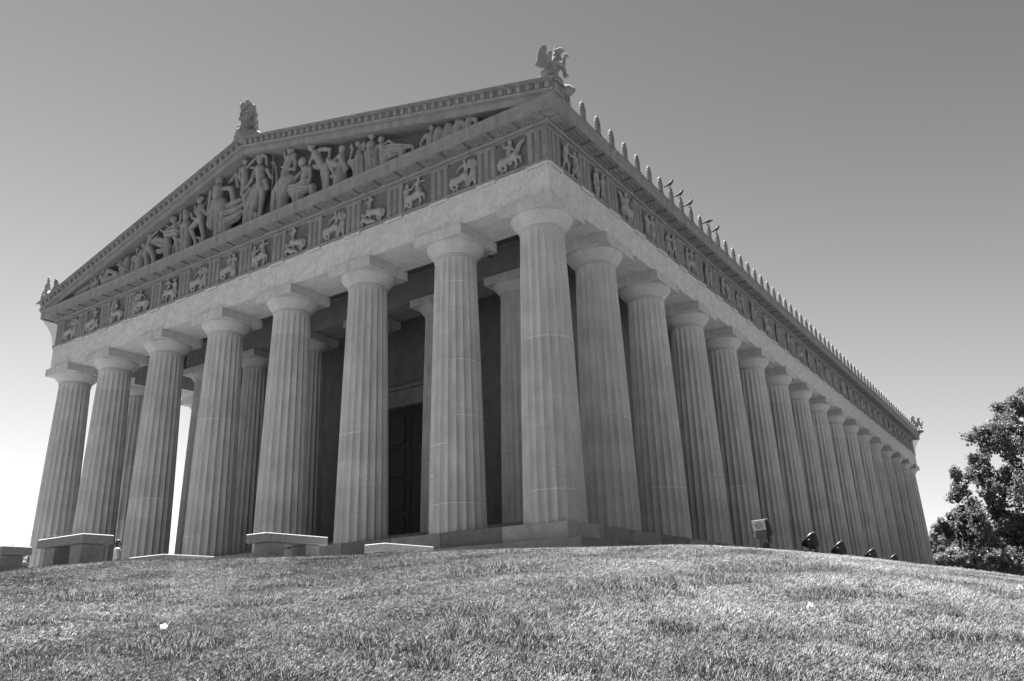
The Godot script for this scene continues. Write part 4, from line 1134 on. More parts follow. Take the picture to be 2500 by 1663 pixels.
func metope(side: int, i: int, c: float, w: float, total: int) -> void:
	var p := MB.new()
	p.box(Vector3(-w * 0.5 + 0.002, 0.0, -0.02), Vector3(w * 0.5 - 0.002, 1.24, 0.0))
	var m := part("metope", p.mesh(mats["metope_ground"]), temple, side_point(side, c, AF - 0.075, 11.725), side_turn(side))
	var order := [1, 3, 4, 1, 2, 1, 4, 2, 3, 1, 3, 2, 1, 0] if side == 0 else [5, 6, 0, 6, 5, 2, 6, 5]
	var flips := [0, 0, 1, 1, 1, 0, 0, 0, 1, 0, 1, 0, 0, 0]
	var kind: int = order[i % order.size()]
	var mir := 1 if flips[i % flips.size()] == 1 else 0
	var key := kind * 10 + mir
	if not carved.has(key):
		var made := []
		for bones in panel_carving(kind):
			var s := 1.2
			var q := []
			for k in range(0, bones.size(), 9):
				for e in [0, 4]:
					var x: float = bones[k + e] - 0.5
					q.append_array([(-x if mir else x) * s, bones[k + e + 1] * s * 0.98 + 0.02, bones[k + e + 2] * 1.15 - 0.01, bones[k + e + 3] * s])
				q.append(bones[k + 8])
			made.append(body_mesh(q, 0.03, 0.05, mats["relief_stone"]))
		carved[key] = made
	for f in carved[key]:
		part("carved_figure", f, m)

func make_pediment(sz: float) -> void:
	# one gable: sz 1 faces the camera, -1 the far end
	var m: Material = mats["cast_entablature"]
	var zf := func(p: float) -> float: return sz * (ZC + p)
	var tp := MB.new()
	var half := (RIDGE - 13.5) / SLOPE
	tp.poly([Vector3(-half, 13.5, zf.call(0.7)), Vector3(half, 13.5, zf.call(0.7)), Vector3(0, RIDGE + 0.1, zf.call(0.7))], Vector3(0, 0, sz))
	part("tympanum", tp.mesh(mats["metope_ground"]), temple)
	var lg := MB.new()
	lg.box(Vector3(-15.0, 13.6, minf(zf.call(0.5), zf.call(1.46))), Vector3(15.0, FLOOR_Y, maxf(zf.call(0.5), zf.call(1.46))), 0.01)
	part("pediment_ledge", lg.mesh(m), temple)
	var prof := [Vector2(0.6, 0.04), Vector2(1.44, 0.04), Vector2(1.44, 0.0), Vector2(1.535, 0.0), Vector2(1.535, 0.25), Vector2(1.5, 0.27), Vector2(1.5, 0.32), Vector2(1.64, 0.34), Vector2(1.66, 0.39), Vector2(1.58, 0.4), Vector2(1.60, 0.69), Vector2(1.79, 0.70), Vector2(1.79, 0.75), Vector2(0.9, 0.75), Vector2(0.9, 0.36)]
	var egg := MB.new()
	egg.lathe([Vector2(0.0, -0.14), Vector2(0.05, -0.125), Vector2(0.095, -0.07), Vector2(0.115, 0.0), Vector2(0.115, 0.08), Vector2(0.1, 0.14)], 8, Transform3D(Basis().scaled(Vector3(1, 1, 0.75)), Vector3(0, 0, 0.0)), 0.0, PI)
	egg.tube([Vector3(0.1855, 0.14, 0.01), Vector3(0.1855, -0.12, 0.01)], [0.026, 0.012], 5)
	var eggm := egg.mesh(m)
	for s in [-1.0, 1.0]:
		var b := MB.new()
		for i in prof.size() - 1:
			var p: Vector2 = prof[i]
			var q: Vector2 = prof[i + 1]
			var xe := func(o: float) -> float: return s * (XC + maxf(o, 1.2))
			var y := func(x: float, o: float) -> float: return RIDGE - SLOPE * absf(x) + o
			var a0 := Vector3(0, y.call(0.0, p.y), zf.call(p.x))
			var a1 := Vector3(xe.call(p.x), y.call(xe.call(p.x), p.y), zf.call(p.x))
			var b1 := Vector3(xe.call(q.x), y.call(xe.call(q.x), q.y), zf.call(q.x))
			var b0 := Vector3(0, y.call(0.0, q.y), zf.call(q.x))
			b.poly([a0, a1, b1, b0], Vector3(0, p.x - q.x, sz * (q.y - p.y)))
		var rake := part("raking_cornice", b.mesh(m), temple)
		if sz > 0.0:
			var t := 0.28
			while t < XC + 1.5:
				var e := part("egg_moulding", eggm, rake, Vector3(s * t, RIDGE - SLOPE * t + 0.545, ZC + 1.6))
				e.rotation = Vector3(0.05, 0, 0)
				t += 0.371
	# the sima returns round the corner for a short way
	for s in [-1.0, 1.0]:
		var cb := MB.new()
		cb.box(Vector3(minf(s * (XC + 1.1), s * (XC + 1.72)), 13.662, minf(zf.call(0.95), zf.call(1.575))), Vector3(maxf(s * (XC + 1.1), s * (XC + 1.72)), 14.0, maxf(zf.call(0.95), zf.call(1.575))), 0.02)
		part("corner_block", cb.mesh(m), temple)

func make_roof() -> void:
	var m: Material = mats["roof_tile"]
	for s in [-1.0, 1.0]:
		var b := MB.new()
		var z := ZC + 1.3
		var xe: float = s * (XC + 1.58)
		var y0 := RIDGE + 0.36
		var y1 := RIDGE + 0.36 - SLOPE * absf(xe)
		b.poly([Vector3(0, y0, -z), Vector3(0, y0, z), Vector3(xe, y1, z), Vector3(xe, y1, -z)], Vector3(s * 0.2, 1, 0))
		b.poly([Vector3(xe, y1, -z), Vector3(xe, y1, z), Vector3(xe, y1 - 0.06, z), Vector3(xe, y1 - 0.06, -z)], Vector3(s, 0, 0))
		b.poly([Vector3(0, y0 - 0.3, -z), Vector3(0, y0 - 0.3, z), Vector3(xe, y1 - 0.06, z), Vector3(xe, y1 - 0.06, -z)], Vector3(0, -1, 0))
		var roof := part("roof", b.mesh(m), temple)
		# leaf shaped tile ends along the eaves
		var ol := []
		var up := [[0.17, 0.0], [0.185, 0.1], [0.165, 0.18], [0.19, 0.2], [0.175, 0.29], [0.19, 0.31], [0.17, 0.4], [0.175, 0.43], [0.145, 0.52], [0.14, 0.56], [0.1, 0.64], [0.05, 0.7]]
		for q in up:
			ol.append(Vector2(q[0], q[1]))
		ol.append(Vector2(0.0, 0.72))
		for k in range(up.size() - 1, -1, -1):
			ol.append(Vector2(-up[k][0], up[k][1]))
		var ab := MB.new()
		ab.extrude(ol, Transform3D(Basis(), Vector3.ZERO), 0.1, 0.02)
		ab.tube([Vector3(0, 0.02, 0.04), Vector3(0, 0.6, 0.055)], [0.035, 0.02], 5)
		for k in [-1, 1]:
			ab.tube([Vector3(k * 0.03, 0.05, 0.045), Vector3(k * 0.1, 0.3, 0.055), Vector3(k * 0.12, 0.5, 0.045)], [0.025, 0.025, 0.015], 5)
		ab.box(Vector3(-0.24, -0.12, -0.1), Vector3(0.24, 0.02, 0.06), 0.015)
		var ante := ab.mesh(mats["weathered_stone"])
		var zz := 33.17
		while zz > -33.6:
			if s > 0.0 or absf(fmod(zz, 4.3)) < 1.1:
				part("antefix", ante, roof, Vector3(s * (XC + 1.52), 13.76, zz), s * PI / 2)
			zz -= 1.0765
		# the wider end piece next to the corner
		for e in [-1.0, 1.0]:
			var wide := part("antefix", ante, roof, Vector3(s * (XC + 1.5), 13.74, e * 34.35), s * PI / 2)
			wide.scale = Vector3(1.5, 0.72, 1.6)
	var cl := MB.new()
	cl.box(Vector3(-XC + 0.4, 13.08, -ZC + 0.4), Vector3(XC - 0.4, 13.3, ZC - 0.4))
	part("ceiling", cl.mesh(mats["inner_wall"]), temple)

func make_cella() -> void:
	var m: Material = mats["inner_wall"]
	for k in 2:
		var b := MB.new()
		b.box(Vector3(-11.9 + k * 0.4, 0.002 + k * 0.35, -30.5 + k * 0.4), Vector3(11.9 - k * 0.4, 0.35 + k * 0.35, 30.5 - k * 0.4), 0.01)
		part("inner_step", b.mesh(mats["step_stone"]), temple)
	for s in [-1.0, 1.0]:
		var b := MB.new()
		b.box(Vector3(minf(s * 9.8, s * 10.9), 0.7, -27.4), Vector3(maxf(s * 9.8, s * 10.9), 13.09, 27.4), 0.01)
		part("side_wall", b.mesh(m), temple)
		var pl := MB.new()
		pl.box(Vector3(minf(s * 9.7, s * 10.98), 0.7, 26.9), Vector3(maxf(s * 9.7, s * 10.98), 12.0, 27.45), 0.02)
		part("wall_pier", pl.mesh(m), temple)
	for s in [-1.0, 1.0]:
		# end walls: the near one holds the doorway
		var z0 := minf(s * 23.4, s * 24.5)
		var z1 := maxf(s * 23.4, s * 24.5)
		for q in [[-9.8, -2.3, 0.7, 13.09], [2.3, 9.8, 0.7, 13.09], [-2.3, 2.3, 7.75, 13.09]]:
			var b := MB.new()
			b.box(Vector3(q[0] + 0.001, q[2], z0), Vector3(q[1] - 0.001, q[3], z1))
			part("end_wall", b.mesh(m), temple)
		# porch beam and the band above
		var pb := MB.new()
		pb.box(Vector3(-11.0, 10.702, minf(s * 28.1, s * 29.7)), Vector3(11.0, 11.9, maxf(s * 28.1, s * 29.7)), 0.01)
		part("porch_beam", pb.mesh(mats["inner_wall"]), temple)
		var pf := MB.new()
		pf.box(Vector3(-11.06, 11.902, minf(s * 28.05, s * 29.76)), Vector3(11.06, 12.02, maxf(s * 28.05, s * 29.76)), 0.01)
		part("fillet_band", pf.mesh(mats["cast_entablature"]), temple)
		var pg := MB.new()
		pg.box(Vector3(-10.97, 12.02, minf(s * 28.13, s * 29.66)), Vector3(10.97, 13.09, maxf(s * 28.13, s * 29.66)), 0.01)
		part("porch_frieze", pg.mesh(m), temple)
		for e in [-1.0, 1.0]:
			var sb := MB.new()
			sb.box(Vector3(minf(e * 9.75, e * 10.95), 10.705, minf(s * 26.0, s * 28.1)), Vector3(maxf(e * 9.75, e * 10.95), 13.088, maxf(s * 26.0, s * 28.1)), 0.01)
			part("porch_side_beam", sb.mesh(m), temple)
	# door frame and leaves
	var fr := MB.new()
	fr.box(Vector3(-3.1, 7.75, 24.4), Vector3(3.1, 8.62, 24.75), 0.02)
	fr.box(Vector3(-3.02, 0.7, 24.4), Vector3(-2.25, 7.748, 24.7), 0.02)
	fr.box(Vector3(2.25, 0.7, 24.4), Vector3(3.02, 7.748, 24.7), 0.02)
	fr.box(Vector3(-3.3, 8.62, 24.4), Vector3(3.3, 8.8, 24.9), 0.02)
	part("door_frame", fr.mesh(mats["step_stone"]), temple)
	for s in [-1.0, 1.0]:
		var dl := MB.new()
		dl.box(Vector3(minf(s * 0.01, s * 2.28), 0.71, 23.62), Vector3(maxf(s * 0.01, s * 2.28), 7.74, 23.78), 0.01)
		var d := part("door_leaf", dl.mesh(mats["bronze_door"]), temple)
		for k in 4:
			var pn := MB.new()
			pn.box(Vector3(s * 1.14 - 0.8, 0.95 + k * 1.7, 23.77), Vector3(s * 1.14 + 0.8, 2.4 + k * 1.7, 23.83), 0.03)
			part("door_panel", pn.mesh(mats["bronze_door"]), d)

func make_temple() -> void:
	temple = thing("temple", "large grey stone temple with fluted columns and carved gable on a mound", "temple")
	side_z = []
	for k in 17:
		if k == 0:
			side_z.append(ZC)
		elif k == 16:
			side_z.append(-ZC)
		else:
			side_z.append(ZC - 3.689 - (k - 1) * 4.293)
	make_steps()
	make_columns()
	print("columns")
	make_beams()
	make_frieze()
	print("frieze")
	make_pediment(1.0)
	make_pediment(-1.0)
	make_roof()
	make_cella()
	# lion head spout at the near corner of the eaves
	var l := []
	chain(l, [[0, 0, 0, 0.2], [0.12, -0.03, 0, 0.2]])
	chain(l, [[0.2, -0.06, 0, 0.13], [0.3, -0.09, 0, 0.1]])
	chain(l, [[0.0, 0.15, 0.12, 0.07]])
	chain(l, [[0.0, 0.15, -0.12, 0.07]])
	chain(l, [[-0.1, -0.05, 0.1, 0.16], [-0.1, 0.1, -0.08, 0.16]])
	var lion := body_mesh(l, 0.035, 0.06, mats["weathered_stone"])
	for q in [[1.0, 1.0], [-1.0, 1.0], [1.0, -1.0]]:
		part("lion_head_spout", lion, temple, Vector3(q[0] * (XC + 1.72), 13.93, q[1] * (ZC + 0.98)), 0.0 if q[0] > 0 else PI)

# ------------------------------------------------------------------ sculpture on the gable and the roof
func make_statues() -> void:
	for f in PEDIMENT:
		var grp: String = {"statue": "carved figures standing in the gable", "horse_head": "stone horse heads in the gable", "spear": "", "shield": ""}[f[0]]
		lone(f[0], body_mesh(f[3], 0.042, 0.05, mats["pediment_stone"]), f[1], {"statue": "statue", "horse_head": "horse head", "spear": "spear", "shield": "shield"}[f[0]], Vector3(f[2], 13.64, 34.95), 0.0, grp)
	# winged beasts at the corners of the roof, each facing away from the ridge
	var g := []
	chain(g, [[-0.3, 0.22, 0, 0.2], [-0.02, 0.42, 0, 0.2], [0.14, 0.66, 0, 0.17]])
	chain(g, [[0.1, 0.62, 0, 0.16], [0.12, 0.86, 0, 0.13], [0.14, 1.0, 0, 0.1], [0.26, 1.02, 0, 0.09], [0.36, 0.98, 0, 0.065]])
	chain(g, [[0.1, 1.05, 0.05, 0.05], [0.14, 1.2, 0.06, 0.025]])
	chain(g, [[0.1, 1.05, -0.05, 0.05], [0.14, 1.2, -0.06, 0.025]])
	chain(g, [[0.2, 0.5, 0.1, 0.09], [0.42, 0.3, 0.12, 0.075], [0.46, 0.52, 0.12, 0.055], [0.54, 0.62, 0.12, 0.055], [0.6, 0.56, 0.12, 0.05]])
	chain(g, [[0.2, 0.56, -0.1, 0.09], [0.3, 0.3, -0.12, 0.065], [0.34, 0.04, -0.12, 0.06], [0.42, 0.03, -0.12, 0.05]])
	chain(g, [[-0.3, 0.24, 0.12, 0.16], [-0.06, 0.26, 0.16, 0.1], [-0.16, 0.05, 0.16, 0.06], [-0.02, 0.03, 0.16, 0.05]])
	chain(g, [[-0.3, 0.24, -0.12, 0.16], [-0.06, 0.26, -0.16, 0.1], [-0.16, 0.05, -0.16, 0.06], [-0.02, 0.03, -0.16, 0.05]])
	var body := body_mesh(g, 0.032, 0.05, mats["weathered_stone"])
	var tl := []
	chain(tl, [[-0.42, 0.2, 0, 0.05], [-0.58, 0.3, 0, 0.04], [-0.68, 0.2, 0, 0.035], [-0.66, 0.08, 0, 0.05]])
	var tail := body_mesh(tl, 0.025, 0.03, mats["weathered_stone"])
	var wing_mesh := []
	for s in [-1.0, 1.0]:
		var wb := MB.new()
		var ol := []
		for q in [[0.0, 0.5], [0.02, 0.68], [-0.08, 0.78], [-0.16, 0.9], [-0.18, 1.05], [-0.14, 1.2], [-0.18, 1.34], [-0.26, 1.36], [-0.38, 1.26], [-0.46, 1.1], [-0.5, 0.9], [-0.53, 0.72], [-0.58, 0.62], [-0.5, 0.55], [-0.42, 0.47], [-0.25, 0.42]]:
			ol.append(Vector2(q[0], q[1]))
		wb.extrude(ol, Transform3D(Basis(Vector3.UP, s * 0.22), Vector3(0, 0, s * 0.14)), 0.07, 0.02)
		wing_mesh.append(wb.mesh(mats["weathered_stone"]))
	var pl := MB.new()
	pl.box(Vector3(-0.6, -0.22, -0.24), Vector3(0.2, 0.02, 0.22), 0.02)
	var plinth := pl.mesh(mats["weathered_stone"])
	var where := [["winged stone beast with raised paw on the roof corner above the lion spout", 16.0, 35.1, 0.0], ["winged stone beast half hidden behind the far end of the raking cornice", -16.0, 35.1, PI], ["small distant winged stone beast at the far end of the long eaves", 16.0, -35.1, 0.0]]
	for w in where:
		var t := thing("griffin_statue", w[0], "statue", Vector3(w[1], 14.24, w[2]), w[3], "winged beasts on the roof corners")
		part("body", body, t)
		part("tail", tail, t)
		for q in wing_mesh:
			part("wing", q, t)
		part("plinth", plinth, t)
	# the ornament at the peak: a broken leaf scroll
	var k := []
	chain(k, [[0, -0.1, 0, 0.4], [0, 0.35, 0, 0.36], [0.0, 0.9, -0.02, 0.3], [-0.04, 1.5, -0.02, 0.24]])
	chain(k, [[-0.3, 0.0, 0, 0.3], [-0.7, -0.2, 0, 0.2], [-1.05, -0.36, 0, 0.1]], 0.5)
	chain(k, [[0.3, 0.0, 0, 0.28], [0.7, -0.2, 0, 0.18], [1.0, -0.34, 0, 0.1]], 0.5)
	chain(k, [[0.18, 1.0, 0.05, 0.2], [0.24, 1.42, 0.0, 0.16]])
	chain(k, [[-0.16, 1.1, 0.05, 0.2], [-0.18, 1.62, 0.0, 0.17]])
	var rk := RandomNumberGenerator.new()
	rk.seed = 77
	for q in 150:
		# small curled leaves all over it
		var yy := rk.randf_range(-0.15, 1.55)
		var ww := lerpf(0.62, 0.34, clampf(yy / 0.9, 0.0, 1.0))
		var xx := rk.randf_range(-1.0, 1.0) * ww
		var zz := (0.3 * sqrt(maxf(0.0, 1.0 - pow(xx / ww, 2.0))) + 0.04) * (1.0 if q < 90 else -1.0)
		chain(k, [[xx, yy, zz, rk.randf_range(0.04, 0.07)], [xx * 1.1 + rk.randf_range(-0.03, 0.03), yy + rk.randf_range(0.08, 0.16), zz * 1.08, 0.03]])
	for e in [-1.0, 1.0]:
		for q in 8:
			chain(k, [[e * lerpf(0.5, 0.36, q / 7.0), 0.15 + q * 0.17, 0.0, 0.085], [e * lerpf(0.6, 0.42, q / 7.0), 0.25 + q * 0.17, 0.0, 0.045]])
	lone("roof_ornament", body_mesh(k, 0.04, 0.05, mats["weathered_stone"]), "tall weathered leaf ornament on the peak of the gable", "ornament", Vector3(0.05, 18.25, 35.15))

# ------------------------------------------------------------------ small things
func make_benches() -> void:
	var sl := MB.new()
	# slab with worn, rounded upper and lower edges
	sl.cbox(Transform3D(), Vector3(0.905, 0.095, 0.335), 0.017)
	var slab := sl.mesh(mats["bench_concrete"])
	var lb := MB.new()
	lb.cbox(Transform3D(), Vector3(0.21, 0.3, 0.25), 0.015)
	var leg := lb.mesh(mats["bench_concrete"])
	var list := [
		[10.38 - 0.905, 45.75 - 0.335, 0.0, -0.65, "weathered concrete bench with stained slab at the grassy crest, small person standing beyond it"],
		[12.77 - 0.34, 43.06 - 0.905, PI / 2, -0.65, "concrete bench end on to the gable front, arched gap between its two block legs"],
		[13.72 - 0.34, 40.36 - 0.905, PI / 2, -0.80, "concrete bench sunk behind the crest beside the temple steps, only its slab showing"],
		[7.05 - 0.905, 45.75 - 0.335, 0.0, -0.66, "concrete bench cut off by the picture edge, shrub seen under its slab"]]
	for q in list:
		var t := thing("stone_bench", q[4], "bench", Vector3(q[0], q[3], q[1]), q[2], "concrete benches along the crest of the mound")
		part("slab", slab, t, Vector3(0, -0.095, 0))
		for s in [-1, 1]:
			part("leg", leg, t, Vector3(s * 0.52, -0.49, 0))
	var sq := MB.new()
	sq.cbox(Transform3D(), Vector3(0.77, 0.08, 0.77), 0.017)
	var pe := MB.new()
	pe.cbox(Transform3D(), Vector3(0.45, 0.25, 0.45), 0.015)
	var st := thing("stone_table", "low square concrete slab just showing over the grass before the columns", "slab", Vector3(7.87 - 0.77, -0.75, 42.24 - 0.77))
	part("slab", sq.mesh(mats["bench_concrete"]), st, Vector3(0, -0.08, 0))
	part("base", pe.mesh(mats["bench_concrete"]), st, Vector3(0, -0.40, 0))

func make_lamps() -> void:
	var hb := MB.new()
	# housing turned round its own axis (local y is the beam)
	hb.lathe([Vector2(0.0, -0.24), Vector2(0.09, -0.23), Vector2(0.14, -0.17), Vector2(0.2, -0.06), Vector2(0.265, 0.06), Vector2(0.285, 0.1), Vector2(0.285, 0.15), Vector2(0.25, 0.15)], 20)
	var housing := hb.mesh(mats["black_paint"])
	var gl := MB.new()
	gl.lathe([Vector2(0.25, 0.0), Vector2(0.15, 0.012), Vector2(0.0, 0.016)], 20)
	var glass := gl.mesh(mats["lamp_glass"])
	var yb := MB.new()
	for s in [-1.0, 1.0]:
		yb.box(Vector3(-0.03, -0.32, s * 0.3 - 0.012), Vector3(0.03, 0.05, s * 0.3 + 0.012), 0.003)
	yb.box(Vector3(-0.03, -0.34, -0.312), Vector3(0.03, -0.315, 0.312), 0.003)
	var yoke := yb.mesh(mats["black_paint"])
	var pb := MB.new()
	pb.tube([Vector3(0, -1.0, 0), Vector3(0, -0.33, 0)], [0.05, 0.045], 10)
	pb.box(Vector3(-0.13, -0.45, -0.13), Vector3(0.13, -0.36, 0.13), 0.01)
	var post := pb.mesh(mats["black_paint"])
	var spots := [[20.35, -0.56, 32.9, "black floodlight half hidden behind the small notice board"], [20.5, -0.66, 28.9, "black floodlight showing whole above the grass, next after the notice board"], [20.5, -0.73, 25.45, "black floodlight with pale rim sunk halfway behind the grass"], [20.5, -0.74, 20.55, "black floodlight showing only its rounded top over the grass"], [20.5, -0.78, 16.2, "farthest floodlight along the long side, a thin rim above the grass"]]
	for q in spots:
		var t := thing("floodlight", q[3], "floodlight", Vector3(q[0], q[1], q[2]), 0.0, "floodlights set in the grass along the long side")
		var h := part("housing", housing, t)
		h.rotation.z = 0.72
		part("lens", glass, h, Vector3(0, 0.135, 0))
		part("bracket", yoke, t)
		part("post", post, t)

func make_sign() -> void:
	var t := thing("notice_sign", "small pale notice board with lines of dark print on a metal post in the grass", "sign", Vector3(20.6, -0.54, 34.1), 0.72)
	var bd := MB.new()
	bd.box(Vector3(-0.165, -0.125, -0.012), Vector3(0.165, 0.125, 0.012), 0.003)
	part("board", bd.mesh(mats["sign_paint"]), t).rotation.z = 0.12
	var ink := MB.new()
	var rows := [[0.07, [[-0.03, 0.035]]], [0.035, [[-0.11, -0.02], [0.0, 0.11]]], [0.005, [[-0.11, 0.01], [0.03, 0.1]]], [-0.025, [[-0.1, -0.04], [-0.02, 0.11]]], [-0.055, [[-0.11, -0.03], [-0.01, 0.05], [0.07, 0.11]]], [-0.085, [[-0.08, 0.0], [0.02, 0.08]]]]
	for r in rows:
		for w in r[1]:
			ink.box(Vector3(w[0], r[0] - 0.007, 0.012), Vector3(w[1], r[0] + 0.007, 0.0135))
	var lt := part("print_line", ink.mesh(mats["sign_ink"]), t)
	lt.rotation.z = 0.12
	lt.position = Vector3(0, 0, 0.001)
	var bx := MB.new()
	bx.box(Vector3(-0.1, -0.32, -0.16), Vector3(0.19, 0.11, -0.014), 0.01)
	part("junction_box", bx.mesh(mats["post_metal"]), t)
	var ps := MB.new()
	ps.tube([Vector3(0.05, -0.95, -0.09), Vector3(0.05, -0.3, -0.09)], [0.04, 0.04], 10)
	ps.tube([Vector3(0.15, -0.95, -0.09), Vector3(0.15, -0.3, -0.09)], [0.015, 0.015], 8)
	part("post", ps.mesh(mats["post_metal"]), t)

func make_birds() -> void:
	var b := []
	chain(b, [[-0.1, 0.13, 0, 0.05], [0.02, 0.19, 0, 0.075], [0.1, 0.27, 0, 0.05], [0.12, 0.34, 0, 0.042]])
	chain(b, [[0.15, 0.35, 0, 0.02], [0.2, 0.345, 0, 0.008]])
	chain(b, [[-0.1, 0.12, 0, 0.04], [-0.24, 0.06, 0, 0.03]])
	var bird := body_mesh(b, 0.016, 0.03, mats["bird_feather"])
	var low := []
	chain(low, [[-0.12, 0.13, 0, 0.05], [0.02, 0.17, 0, 0.08], [0.14, 0.2, 0, 0.05], [0.2, 0.2, 0, 0.035]])
	chain(low, [[-0.1, 0.12, 0, 0.04], [-0.28, 0.08, 0, 0.03]])
	chain(low, [[0.22, 0.2, 0, 0.015], [0.26, 0.19, 0, 0.008]])
	var bent := body_mesh(low, 0.016, 0.03, mats["bird_feather"])
	var lg := MB.new()
	for s in [-1, 1]:
		lg.tube([Vector3(0.0, -0.02, s * 0.025), Vector3(0.0, 0.14, s * 0.025)], [0.007, 0.009], 5)
	var legs := lg.mesh(mats["bird_feather"])
	var list := [[7, bird, "upright dark bird on a tile end, first of a row of three"], [8, bird, "upright dark bird on a tile end, middle of a row of three"], [9, bird, "upright dark bird on a tile end, last of a row of three"], [11, bent, "hunched dark bird bending forward on a tile end"], [12, bird, "dark bird on a tile end just past the hunched one"]]
	for q in list:
		var t := thing("bird", q[2], "bird", Vector3(XC + 1.52, 14.46, 33.17 - q[0] * 1.0765), 0.5, "birds perched along the eaves")
		part("body", q[1], t)
		part("leg", legs, t)

func make_person() -> void:
	var t := thing("person", "person in a pale shirt with dark hair standing before the columns, seen over the crest", "person", Vector3(-1.75, -1.21, 37.8), 2.62)
	var b := []
	# bare head, neck, arms and hands
	chain(b, [[0, 1.66, 0.02, 0.085], [0, 1.6, 0.035, 0.07]])
	chain(b, [[0, 1.62, 0.1, 0.015], [0, 1.59, 0.115, 0.012]])
	for s in [-1.0, 1.0]:
		chain(b, [[s * 0.082, 1.63, 0.01, 0.018]])
		chain(b, [[s * 0.23, 1.12, 0.02, 0.042], [s * 0.24, 0.9, 0.07, 0.032], [s * 0.24, 0.83, 0.09, 0.034]])
		for f in 4:
			chain(b, [[s * 0.24, 0.81, 0.07 + f * 0.017, 0.011], [s * 0.235, 0.745 + absf(f - 1.5) * 0.008, 0.08 + f * 0.015, 0.009]])
		chain(b, [[s * 0.23, 0.83, 0.11, 0.011], [s * 0.215, 0.78, 0.13, 0.01]])
	chain(b, [[0, 1.52, 0.0, 0.055], [0, 1.42, -0.01, 0.065]])
	part("body", body_mesh(b, 0.014, 0.02, mats["skin"]), t)
	var h := []
	chain(h, [[0, 1.7, -0.01, 0.092], [0, 1.63, -0.035, 0.085], [0, 1.56, -0.04, 0.06]])
	part("hair", body_mesh(h, 0.016, 0.03, mats["hair"]), t)
	var sh := []
	chain(sh, [[-0.15, 1.42, -0.01, 0.07], [0.15, 1.42, -0.01, 0.07]])
	chain(sh, [[-0.07, 1.36, 0, 0.13], [-0.06, 1.0, 0, 0.12]])
	chain(sh, [[0.07, 1.36, 0, 0.13], [0.06, 1.0, 0, 0.12]])
	for s in [-1.0, 1.0]:
		chain(sh, [[s * 0.18, 1.41, -0.01, 0.065], [s * 0.23, 1.14, 0.02, 0.055]])
	part("shirt", body_mesh(sh, 0.018, 0.05, mats["pale_shirt"]), t)
	var tr := []
	chain(tr, [[-0.07, 0.96, 0, 0.125], [0.07, 0.96, 0, 0.125]])
	for s in [-1.0, 1.0]:
		chain(tr, [[s * 0.09, 0.9, 0, 0.1], [s * 0.1, 0.5, 0.01, 0.075], [s * 0.1, 0.1, -0.01, 0.06]])
	part("trousers", body_mesh(tr, 0.02, 0.04, mats["trousers"]), t)
	for s in [-1.0, 1.0]:
		var fo := []
		chain(fo, [[s * 0.1, 0.045, -0.03, 0.045], [s * 0.11, 0.04, 0.13, 0.04]])
		part("shoe", body_mesh(fo, 0.016, 0.02, mats["black_paint"]), t)

func make_odds() -> void:
	# bird netting hung from the cornice to the fillet on the two far sides
	for side in [3, 2]:
		var b := MB.new()
		var h := side_half(side)
		var last := []
		for k in 7:
			var u := k / 6.0
			var p := lerpf(1.5, AF + 0.05, u) - 0.12 * sin(PI * u)
			var y := lerpf(13.18, 11.72, u)
			var row := [side_point(side, -h - p, p, y), side_point(side, h + p, p, y)]
			if k > 0:
				b.poly([last[0], last[1], row[1], row[0]], side_point(side, 0, 1, 0) - side_point(side, 0, 0, 0))
			last = row
		lone("bird_netting", b.mesh(mats["netting"]), ["translucent bird netting hung under the cornice at the gable's shaded end", "translucent bird netting hung under the cornice at the far end of the long eaves"][0 if side == 3 else 1], "netting")
	# dome camera under an abacus
	var t := thing("security_camera", "small pale dome camera fixed under the capital block of a front column", "camera", Vector3(10.74 + 0.93, 10.04, ZC - 0.9))
	var cb := MB.new()
	cb.lathe([Vector2(0.115, -0.14), Vector2(0.12, -0.05), Vector2(0.09, 0.0)], 16)
	part("housing", cb.mesh(mats["camera_shell"]), t)
	var cd := MB.new()
	cd.lathe([Vector2(0.0, -0.23), Vector2(0.05, -0.215), Vector2(0.085, -0.18), Vector2(0.1, -0.138)], 16)
	part("dome", cd.mesh(mats["black_paint"]), t)
	# scraps of paper in the grass
	for q in [[20.73, 50.6, "crumpled white paper scrap lying in the grass below the benches"], [25.01, 46.79, "small white paper scrap in the grass in front of the long side"], [26.54, 43.78, "white paper scrap lying high on the grass at the edge of view"]]:
		var pm := MB.new()
		for k in 5:
			var a := k * 1.3
			pm.cbox(Transform3D(Basis(Vector3(sin(a), 0.4, cos(a)).normalized(), a), Vector3(cos(a) * 0.012, 0.045 + 0.006 * k, sin(a * 2.0) * 0.012)), Vector3(0.022, 0.003, 0.016))
		lone("paper_scrap", pm.mesh(mats["paper"]), q[2], "paper", Vector3(q[0], land(q[0], q[1]), q[1]), 0.3, "paper scraps in the grass")

# ------------------------------------------------------------------ trees
func leaf_clump(sd: int, size: float) -> ArrayMesh:
	var r := RandomNumberGenerator.new()
	r.seed = sd
	var b := MB.new()
	for i in 9:
		var at := Vector3(r.randf_range(-1, 1), r.randf_range(-1, 1), r.randf_range(-1, 1)) * size * 1.1
		var nn := Vector3(r.randf_range(-1, 1), r.randf_range(-0.3, 1), r.randf_range(-1, 1)).normalized()
		var u := nn.cross(Vector3(r.randf(), r.randf(), r.randf() + 0.1)).normalized() * size * r.randf_range(0.7, 1.1)
		var w := nn.cross(u) * 0.5
		var tone := r.randf_range(0.7, 1.3)
		b.tint = Color(tone, tone, tone)
		b.poly([at - u, at + w, at + u, at - w], nn)
	return b.mesh(mats["leaf"])

